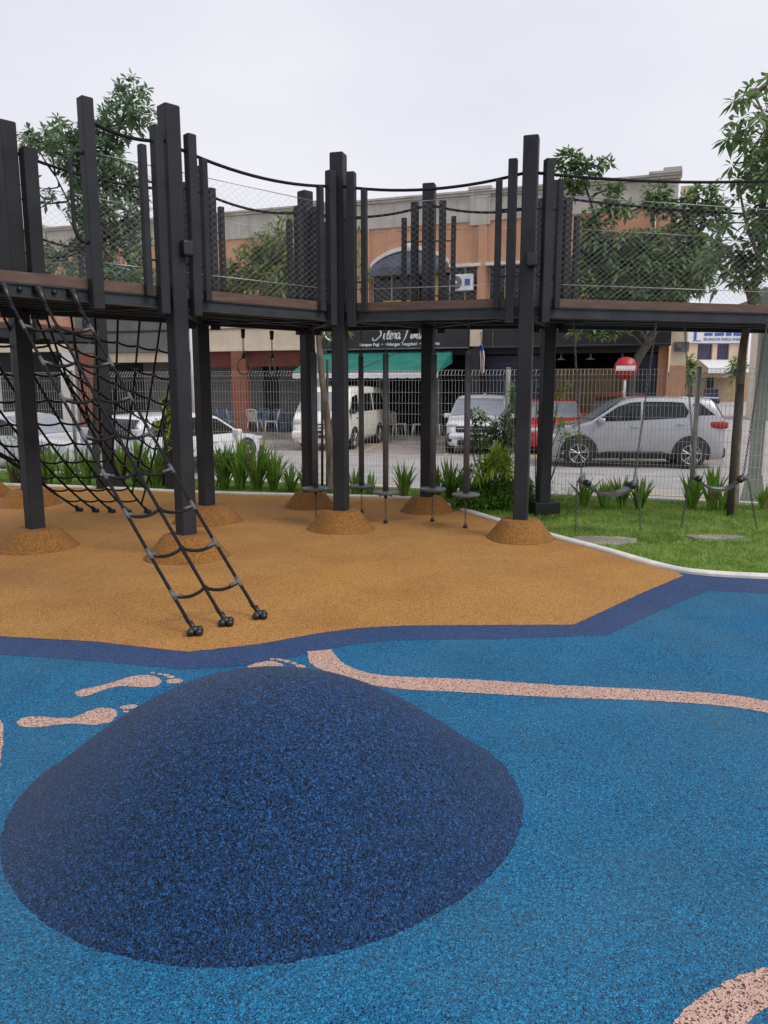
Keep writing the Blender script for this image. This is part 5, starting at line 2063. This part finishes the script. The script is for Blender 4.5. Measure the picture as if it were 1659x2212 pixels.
for body, z, w_ in (('SELANGOR DARUL EHSAN', 6.18, 4.15),):
    cu = text_mesh('lettering', body, .42, x0, z, 83.72, sb, M_SBLUE, bold=.006)
    wid = max(v.co.x for v in cu.data.vertices) - x0
    for v in cu.data.vertices:
        v.co.x = x0 + (v.co.x - x0) * w_ / wid
mb = MB()
for k, (a_, b_) in enumerate(((1510, 1528), (1532, 1552), (1556, 1568), (1572, 1588))):
    fbx(mb, a_, b_, 6.68, 6.98, -.28, -.26)
g2 = mb.build('blurred_line', M_SBLUE, sb)
mb = MB()
xa, xb = at(1505, 860, 84).x, at(1572, 860, 84).x
mb.add([(xa, 84, 4.15), (xb, 84, 4.15), (xb, 81.5, 3.3), (xa, 81.5, 3.3), (xa, 81.5, 2.75), (xb, 81.5, 2.75)], [(0, 3, 2, 1), (3, 4, 5, 2)])
mb.build('canopy', M_VALANCE, fb)
mb = MB()
fbx(mb, 1440, 1535, -.3, 2.9, 1.5, 1.7)
fbx(mb, 1552, 1640, -.3, 2.9, 1.5, 1.7)
fbx(mb, 1500, 1600, 2.3, 2.9, 0, .3)
mb.build('shop_wall', M_TAN, fb)
mb = MB()
fbx(mb, 1535, 1552, -.3, 2.9, 1.6, 1.75)
mb.build('doorway', M_UNDER, fb)
ebp = at(1632, 860, 42)
eb = thing('edge_building', 'cream building with ledges at the right edge beyond the road', 'building', (ebp.x, 42, -.3), rz=ang_b)
mb = MB()
box(mb, 0, 9, 0, 5, 0, 5.9)
local('wall', mb, M_BEIGE, eb)
mb = MB()
for z in (2.2, 3.4, 4.8):
    mb = MB()
    box(mb, -.12, 9, -.25, -.003, z, z + .2)
    local('ledge', mb, M_WHITEW, eb)
for z in (2.25, 3.5):
    mb = MB()
    box(mb, .5, 2.2, -.06, -.003, z + .3, z + 1.05)
    local('window', mb, M_GLASS, eb)
mb = MB()
box(mb, .4, 2.4, -.05, -.003, 0, 2.0)
local('shutter', mb, M_SHUT, eb)
for (u, v, ru, rv, lab, sd) in ((1492, 800, 16, 34, 'small far tree left of the white canopy on the far block', 51), (1590, 798, 16, 24, 'small far tree right of the white canopy on the far block', 53)):
    tree('far_tree', lab, 'tree', 'trees before the far block', 70, None, [([(u, 872, 70), (u + 1, 830, 70), (u, 800, 70)], .12, .05)],
         [(u, v - 10, ru, rv * .6), (u - 4, v + 12, ru * .8, rv * .5), (u + 4, v - 20, ru * .6, rv * .4)], (M_LEAF_Y, M_BARK_D), .75, .16, 22, 7, seed=sd, base=at(u, 872, 70), r0=.3, twig=.2)

# ------------------------------------------------------------------ vehicles
from mathutils.geometry import tessellate_polygon


def interp(tab, x):
    if x <= tab[0][0]:
        return tab[0][1]
    for (x0, y0), (x1, y1) in zip(tab[:-1], tab[1:]):
        if x <= x1:
            return y0 + (y1 - y0) * (x - x0) / (x1 - x0 + 1e-9)
    return tab[-1][1]


def shrink(sp, k):
    """the same shape table with all heights scaled"""
    d = dict(sp)
    d['H'] = sp['H'] * k
    d['belt'] = [(x, z * k) for x, z in sp['belt']]
    d['top'] = [(x, z * k) for x, z in sp['top']]
    d['windows'] = [[(x, z * k) for x, z in w] for w in sp['windows']]
    d['bits'] = [(b[:6] + (b[6] * k, b[7] * k) + b[8:]) for b in sp['bits']]
    return d


def car(name, lab, cat, loc, heading, sp, paint, glass_front=None):
    """heading: unit vector the nose points to; sp: shape table"""
    rz = math.atan2(heading[1], heading[0])
    t = thing(name, lab, cat, loc, 'cars parked by the shops', rz)
    L, W, H, z0, belt = sp['L'], sp['W'], sp['H'], sp['z0'], sp['belt']
    top = sp['top']
    tum = sp.get('tum', .19)
    ends = [(0, .70), (.05, .82), (.15, .92), (.35, .98), (.6, 1.0), (9, 1.0)]

    def plan(x):
        return interp(ends, min(x + L / 2, L / 2 - x) * sp.get('round', 1.0))

    def zt(x):
        return interp(top, x)

    def bz(x):
        return min(interp(belt, x), zt(x) - .05)

    def hw(x, z):
        b = interp(belt, x)
        w = W / 2 * plan(x)
        if z <= z0 + .12:
            return w * (.90 + .085 * (z - z0) / .12)
        if z <= b:
            k = (z - z0 - .12) / max(.05, b - z0 - .12)
            return w * (.985 + .02 * math.sin(math.pi * min(1, k)) - .02 * k)
        return w * (.965 - tum * ((z - b) / (H - b)) ** 1.15)

    xs = sorted(set([-L / 2, -L / 2 + .05, -L / 2 + .15, L / 2 - .15, L / 2 - .05, L / 2] + [round(-L / 2 + .1 * i, 3) for i in range(1, int(L / .1) + 1) if -L / 2 + .1 * i < L / 2 - .02] + [p[0] for p in top if abs(p[0]) <= L / 2]))
    mb = MB()
    rows = []
    for x in xs:
        Z, B = zt(x), bz(x)
        half = []
        for z in (z0, z0 + .12, z0 + .12 + (B - z0 - .12) * .35, z0 + .12 + (B - z0 - .12) * .7, B):
            half.append((hw(x, z), z))
        ze = max(B + .01, Z - .05)
        half.append((hw(x, B + (ze - B) * .5), B + (ze - B) * .5))
        half.append((hw(x, ze), ze))
        wt = hw(x, ze)
        half.append((wt * .95, Z - .018))
        half.append((wt * .84, Z - .002))
        half.append((wt * .5, Z + .012))
        half.append((0, Z + .018))
        row = [(x, y, z) for y, z in half] + [(x, -y, z) for y, z in reversed(half[:-1])]
        rows.append(row)
    k = len(rows[0])
    vs = [p for r in rows for p in r]
    fs = []
    for j in range(len(rows) - 1):
        for i in range(k - 1):
            fs.append((j * k + i, (j + 1) * k + i, (j + 1) * k + i + 1, j * k + i + 1))
        fs.append((j * k + k - 1, (j + 1) * k + k - 1, (j + 1) * k, j * k))
    mb.add(vs, fs, 0, True)
    mb.add(rows[0], [tuple(range(k))], 0, False)
    mb.add(rows[-1], [tuple(reversed(range(k)))], 0, False)
    local('body', mb, paint, t)

    def side_panel(pts, off, m, nm, both=True, parent=t, sub=.12):
        for sg in (1, -1):
            tri = tessellate_polygon([[Vector((x, z, 0)) for x, z in pts]])
            bm = bmesh.new()
            vv = [bm.verts.new((x, 0, z)) for x, z in pts]
            for a in tri:
                try:
                    bm.faces.new([vv[i] for i in a])
                except ValueError:
                    pass
            for _ in range(3):
                es = [e for e in bm.edges if e.calc_length() > sub * 2]
                if es:
                    bmesh.ops.subdivide_edges(bm, edges=es, cuts=1)
                    bmesh.ops.triangulate(bm, faces=bm.faces[:])
            bm.verts.index_update()
            q = MB()
            q.add([(v.co.x, sg * (hw(v.co.x, v.co.z) + off), v.co.z) for v in bm.verts], [tuple(v.index for v in f.verts) for f in bm.faces], 0, False)
            bm.free()
            local(nm, q, m, parent)

    for pts in sp['windows']:
        side_panel(pts, .006, M_GLASS, 'side_window')
    # front and rear glass
    for nm, (xa, xb), m in (('windscreen', sp['screen'], glass_front or M_SCREEN), ('rear_window', sp['rear'], M_GLASS)):
        mb = MB()
        n, c = 7, 8
        vs = []
        for j in range(n + 1):
            x = xa + (xb - xa) * j / n
            Z = zt(x)
            w = hw(x, Z - .04) * .93
            for i in range(c + 1):
                f = -1 + 2 * i / c
                sg = 1 if xa > xb else -1
                vs.append((x + sg * .012, f * w, Z + .022 - .016 * f * f + .002))
        fs = [(j * (c + 1) + i, j * (c + 1) + i + 1, (j + 1) * (c + 1) + i + 1, (j + 1) * (c + 1) + i) for j in range(n) for i in range(c)]
        mb.add(vs, fs, 0, True)
        local(nm, mb, m, t)
    # wheels and arches
    r = sp['r']
    for xw in sp['wheels']:
        N = 22
        for sg in (1, -1):
            ra = r + sp.get('arch', .075)
            q = MB()
            vs = [(xw, sg * (hw(xw, r + .1) + .008), r)]
            for i in range(N + 1):
                a = R(-28 + 236 * i / N)
                x, z = xw + ra * math.cos(a), r + ra * math.sin(a)
                vs.append((x, sg * (hw(x, max(z, z0)) + .008), max(z, z0 - .02)))
            q.add(vs, [(0, i, i + 1) for i in range(1, N + 1)])
            local('wheel_arch', q, M_CLAD, t)
            yo = sg * (W / 2 * plan(xw) + .012)
            q = MB()
            w_ = .19
            prof = [(r * .93, yo), (r, yo - sg * .025), (r, yo - sg * w_)]
            vs = []
            for rad, y in [(r * .68, yo + sg * .0)] + prof:
                for i in range(28):
                    a = 2 * math.pi * i / 28
                    vs.append((xw + rad * math.cos(a), y, r + rad * math.sin(a)))
            fs = []
            for j in range(3):
                for i in range(28):
                    fs.append((j * 28 + i, j * 28 + (i + 1) % 28, (j + 1) * 28 + (i + 1) % 28, (j + 1) * 28 + i))
            q.add(vs, fs, 0, True)
            wh = local('wheel', q, M_TYRE, t)
            q = MB()
            yr = yo - sg * .012
            q.add([(xw + r * .68 * math.cos(2 * math.pi * i / 28), yr - sg * .02, r + r * .68 * math.sin(2 * math.pi * i / 28)) for i in range(28)], [tuple(range(28))], 1)
            tube(q, [(xw + r * .66 * math.cos(2 * math.pi * i / 28), yr, r + r * .66 * math.sin(2 * math.pi * i / 28)) for i in range(28)], .013, 5, 0, closed=True)
            ns = sp.get('spokes', 5)
            for i in range(ns):
                for dl in (-.17, .17):
                    a = 2 * math.pi * i / ns + .3
                    tube(q, [(xw + .05 * math.cos(a), yr, r + .05 * math.sin(a)), (xw + r * .64 * math.cos(a + dl), yr, r + r * .64 * math.sin(a + dl))], .016, 4, 0, caps=False)
            tube(q, [(xw, yr - sg * .01, r), (xw, yr + sg * .012, r)], .045, 10, 0)
            o = q.build('rim', [M_RIM, M_CLAD])
            o.parent = wh
    # trim
    if sp.get('sill'):
        a, b = sp['wheels'][1] + r + .07, sp['wheels'][0] - r - .07
        side_panel([(a, z0 - .0), (b, z0 - .0), (b + .06, z0 + .10), (b - .25, z0 + .17), (a + .25, z0 + .17), (a - .06, z0 + .10)], .012, M_CLAD, 'sill_cladding')
    for x_ in sp.get('door_lines', []):
        side_panel([(x_[0], z0 + .2), (x_[0] + .012, z0 + .2), (x_[1] + .012, interp(belt, x_[1]) - .01), (x_[1], interp(belt, x_[1]) - .01)], .004, M_CLAD, 'door_gap', sub=.4)
    for x_ in sp.get('handles', []):
        for sg in (1, -1):
            q = MB()
            zz = interp(belt, x_) - .12
            y = hw(x_, zz)
            rbox(q, x_ - .09, x_ + .09, min(sg * y, sg * (y + .03)), max(sg * y, sg * (y + .03)), zz - .018, zz + .018, .012)
            local('door_handle', q, sp.get('handle_mat', paint), t)
    if sp.get('mirror'):
        mx = sp['mirror']
        for sg in (1, -1):
            q = MB()
            zz = interp(belt, mx) + .05
            y = hw(mx, zz)
            ya, yb = sorted((sg * (y - .03), sg * (y + .19)))
            rbox(q, mx - .06, mx + .09, ya, yb, zz - .05, zz + .085, .04, 0, None, 3, True)
            local('wing_mirror', q, sp.get('mirror_mat', paint), t)
    # nose and tail pieces given as (name, material, x0, x1, y0, y1, z0, z1, radius, mirrored)
    for nm, m, x0, x1, ya, yb, za, zb, rr, mir in sp['bits']:
        for sg in ((1, -1) if mir else (1,)):
            q = MB()
            y0_, y1_ = sorted((sg * ya, sg * yb))
            rbox(q, x0, x1, y0_, y1_, za, zb, rr, 0, None, 3, True)
            local(nm, q, m, t)
    return t


SUV = dict(L=4.06, W=1.74, H=1.65, z0=.22, r=.335, sill=True, round=1.0, arch=.105, tum=.16,
           belt=[(-2.03, 1.20), (-1.2, 1.16), (0, 1.09), (1.0, 1.02), (2.03, .86)],
           top=[(-2.03, .84), (-2.0, 1.06), (-1.93, 1.17), (-1.82, 1.36), (-1.72, 1.54), (-1.64, 1.605), (-1.2, 1.635), (-.5, 1.65), (0, 1.642), (.22, 1.61), (.40, 1.54), (.7, 1.33), (1.05, 1.09), (1.2, 1.045), (1.6, .99), (1.85, .92), (1.98, .80), (2.03, .62)],
           windows=[[(.95, 1.075), (.45, 1.42), (.18, 1.515), (-.08, 1.54), (-.08, 1.115)], [(-.13, 1.12), (-.13, 1.542), (-.75, 1.54), (-1.02, 1.52), (-1.15, 1.31), (-1.08, 1.18)], [(-1.34, 1.23), (-1.23, 1.49), (-1.40, 1.51), (-1.63, 1.32), (-1.74, 1.24)]],
           screen=(1.03, .38), rear=(-1.93, -1.68), wheels=(1.30, -1.235), door_lines=[(.92, .86), (-.12, -.13), (-1.0, -1.22)], handles=[.05, -.98], mirror=.80, spokes=5,
           bits=[('headlight', M_LAMP_W, 1.62, 1.97, .50, .80, .66, .80, .05, True), ('grille', M_CLAD, 1.8, 2.035, -.5, .5, .46, .66, .04, False), ('tail_light', M_LAMP_R, -2.02, -1.60, .55, .845, .93, 1.10, .045, True),
                 ('bumper', M_CLAD, -2.06, -1.7, -.66, .66, .24, .50, .06, False), ('bumper', M_CLAD, 1.75, 2.05, -.64, .64, .22, .40, .05, False), ('number_plate', M_PLATE, -2.055, -2.0, -.25, .25, .68, .80, .01, False), ('spoiler', M_SILVER, -1.86, -1.5, -.54, .54, 1.60, 1.64, .015, False),
                 ('wiper', M_CLAD, -2.06, -1.96, -.02, .02, 1.1, 1.19, .01, False), ('roof_fin', M_CLAD, -1.42, -1.28, -.02, .02, 1.62, 1.70, .02, False)])
car('silver_car', 'silver compact car side on with dark windows beyond the fence at the right', 'car', (5.98, 18.75, -.30), Vector((-.99, .13)).normalized(), SUV, M_SILVER)

VAN = dict(L=4.60, W=1.69, H=1.97, z0=.24, r=.31, round=1.6, tum=.13,
           belt=[(-2.3, 1.12), (1.6, 1.12), (2.3, 1.0)],
           top=[(-2.3, .8), (-2.28, 1.15), (-2.16, 1.72), (-2.0, 1.90), (-1.7, 1.955), (0, 1.97), (1.0, 1.95), (1.22, 1.88), (1.4, 1.73), (1.95, 1.18), (2.1, 1.05), (2.22, .92), (2.3, .62)],
           windows=[[(1.66, 1.17), (1.28, 1.64), (.78, 1.72), (.78, 1.17)], [(.62, 1.17), (.52, 1.73), (-.62, 1.75), (-.62, 1.17)], [(-.74, 1.17), (-.74, 1.75), (-1.75, 1.73), (-1.98, 1.17)]],
           screen=(1.93, 1.36), rear=(-2.27, -2.12), wheels=(1.28, -1.28), door_lines=[(.70, .70), (-.68, -.68)], handles=[.55], mirror=1.6, mirror_mat=M_CLAD, handle_mat=M_CLAD, spokes=6,
           bits=[('headlight', M_LAMP_W, 2.0, 2.255, .50, .76, .78, .98, .04, True), ('bumper', M_CREAM, 2.05, 2.36, -.78, .78, .36, .62, .08, False), ('air_intake', M_CLAD, 2.2, 2.375, -.45, .45, .40, .52, .04, False),
                 ('grille', M_CLAD, 2.2, 2.28, -.42, .42, .80, .835, .012, False), ('grille', M_CLAD, 2.2, 2.30, -.42, .42, .70, .735, .012, False), ('tail_light', M_LAMP_R, -2.3, -2.1, .6, .76, .8, 1.1, .03, True), ('number_plate', M_PLATE, 2.30, 2.385, -.24, .24, .545, .64, .01, False),
                 ('fuel_cap', M_CLAD, 1.0, 1.07, .8, .853, .94, 1.0, .02, False)])
h = Vector((-.285, -.958))
car('cream_van', 'old cream passenger van with its nose towards us beyond the fence', 'van', (-1.32, 24.7, -.30), h, shrink(VAN, .95), M_CREAM)

MPV = dict(L=4.2, W=1.74, H=1.68, z0=.24, r=.32, sill=True, round=1.1,
           belt=[(-2.1, 1.06), (0, 1.03), (1.2, 1.0), (2.1, .86)],
           top=[(-2.1, .8), (-2.07, 1.05), (-1.95, 1.42), (-1.8, 1.58), (-1.6, 1.64), (-.5, 1.68), (.2, 1.66), (.5, 1.57), (1.22, 1.08), (1.35, 1.03), (1.8, .97), (1.98, .88), (2.07, .74), (2.1, .55)],
           windows=[[(1.05, 1.07), (.46, 1.48), (.1, 1.56), (.1, 1.07)], [(.03, 1.07), (.03, 1.56), (-.85, 1.57), (-.85, 1.08)], [(-.92, 1.09), (-.92, 1.56), (-1.55, 1.52), (-1.78, 1.14)]],
           screen=(1.2, .48), rear=(-2.06, -1.82), wheels=(1.36, -1.28), door_lines=[(1.0, .98), (.06, .06), (-.9, -.95)], handles=[.22, -.75], mirror=.92, spokes=5,
           bits=[('headlight', M_LAMP_W, 1.75, 2.05, .50, .82, .80, .90, .03, True), ('grille', M_CLAD, 1.9, 2.10, -.55, .55, .62, .82, .05, False), ('grille_bar', M_CHROME, 2.0, 2.118, -.52, .52, .74, .765, .01, False), ('bumper', M_WHITE, 1.8, 2.13, -.74, .74, .44, .61, .06, False),
                 ('air_intake', M_CLAD, 1.85, 2.14, -.5, .5, .26, .43, .04, False), ('fog_lamp', M_CLAD, 1.8, 2.08, .58, .80, .36, .62, .05, True), ('number_plate', M_PLATE, 2.1, 2.145, -.25, .25, .50, .60, .01, False), ('tail_light', M_LAMP_R, -2.06, -1.86, .58, .80, .92, 1.35, .04, True), ('number_plate', M_PLATE, -2.13, -2.05, -.25, .25, .72, .84, .01, False), ('roof_fin', M_WHITE, -1.3, -1.15, -.02, .02, 1.67, 1.73, .02, False)])
h = Vector((-.20, -.98)).normalized()
car('white_car', 'white seven seat car facing us behind the dark shrub', 'car', (2.52 + .2 * 2.1, 21.3 + .98 * 2.1, -.30), h, shrink(MPV, .96), M_WHITE)
h = Vector((.45, .893)).normalized()
car('white_car', 'white car seen from behind with a dark rear window below the far net', 'car', (-5.55 + .45 * 2.1, 15.4 + .89 * 2.1, -.30), h, dict(shrink(MPV, .79), bits=[(b[0], M_LAMP_W if b[0] == 'tail_light' else b[1]) + b[2:] for b in shrink(MPV, .79)['bits']]), M_WHITE, M_GLASS)

HATCH = dict(L=3.65, W=1.66, H=1.50, z0=.22, r=.29, round=1.2,
             belt=[(-1.83, .96), (0, .93), (1.0, .90), (1.83, .76)],
             top=[(-1.83, .78), (-1.8, .98), (-1.66, 1.30), (-1.5, 1.43), (-.6, 1.50), (0, 1.495), (.3, 1.43), (1.0, .97), (1.15, .92), (1.55, .84), (1.72, .74), (1.8, .62), (1.83, .5)],
             windows=[[(.84, .97), (.28, 1.33), (-.05, 1.40), (-.05, .97)], [(-.11, .97), (-.11, 1.40), (-.9, 1.39), (-1.25, 1.30), (-1.4, 1.06), (-1.2, .99)]],
             screen=(.98, .30), rear=(-1.78, -1.52), wheels=(1.14, -1.16), door_lines=[(.8, .78), (-.08, -.08)], handles=[.05, -.75], mirror=.74, spokes=5,
             bits=[('headlight', M_LAMP_W, 1.45, 1.77, .45, .76, .60, .74, .05, True), ('grille', M_CLAD, 1.6, 1.835, -.4, .4, .52, .60, .02, False), ('air_intake', M_CLAD, 1.6, 1.85, -.5, .5, .27, .40, .04, False), ('number_plate', M_PLATE, 1.82, 1.86, -.25, .25, .42, .52, .01, False), ('tail_light', M_LAMP_R, -1.8, -1.6, .52, .76, .78, 1.0, .04, True)])
h = Vector((-.12, -.99)).normalized()
car('red_car', 'bright red hatchback facing us between the two right posts', 'car', (5.0, 23.0, -.30), h, HATCH, M_RED)
h = Vector((-.32, -.95)).normalized()
car('dark_red_car', 'dark red car behind the nose of the silver car', 'car', (6.85, 22.45, -.30), h, dict(MPV, H=1.62), M_DRED, M_GLASS)
h = Vector((.945, -.326)).normalized()
SED = dict(L=4.3, W=1.70, H=1.47, z0=.22, r=.30, round=1.1,
           belt=[(-2.15, .95), (0, .93), (1.0, .90), (2.15, .74)],
           top=[(-2.15, .72), (-2.1, .95), (-1.9, 1.0), (-1.5, 1.04), (-1.0, 1.33), (-.6, 1.44), (-.1, 1.47), (.25, 1.42), (1.05, .97), (1.2, .93), (1.8, .83), (2.05, .72), (2.15, .5)],
           windows=[[(.92, .97), (.28, 1.32), (-.05, 1.38), (-.05, .97)], [(-.11, .97), (-.11, 1.38), (-.6, 1.36), (-1.15, 1.10), (-1.1, .99)]],
           screen=(1.03, .27), rear=(-1.48, -.98), wheels=(1.32, -1.25), door_lines=[(.85, .83), (-.08, -.08)], handles=[.05, -.85], mirror=.8, spokes=6,
           bits=[('headlight', M_LAMP_W, 1.7, 2.08, .45, .76, .58, .70, .05, True), ('tail_light', M_LAMP_R, -2.12, -1.8, .48, .78, .76, .92, .05, True), ('number_plate', M_PLATE, -2.16, -2.08, -.25, .25, .55, .66, .01, False)])
car('white_saloon', 'white saloon car at the far left edge behind the net', 'car', (-8.1, 17.2, -.30), h, shrink(SED, .9), M_WHITE)
h = Vector((.34, .94)).normalized()
car('navy_car', 'tiny navy car with red tail lights far down the side road', 'car', (32.7, 78.0, -.30), h, HATCH, M_NAVYP)
print('objects', len(bpy.data.objects))
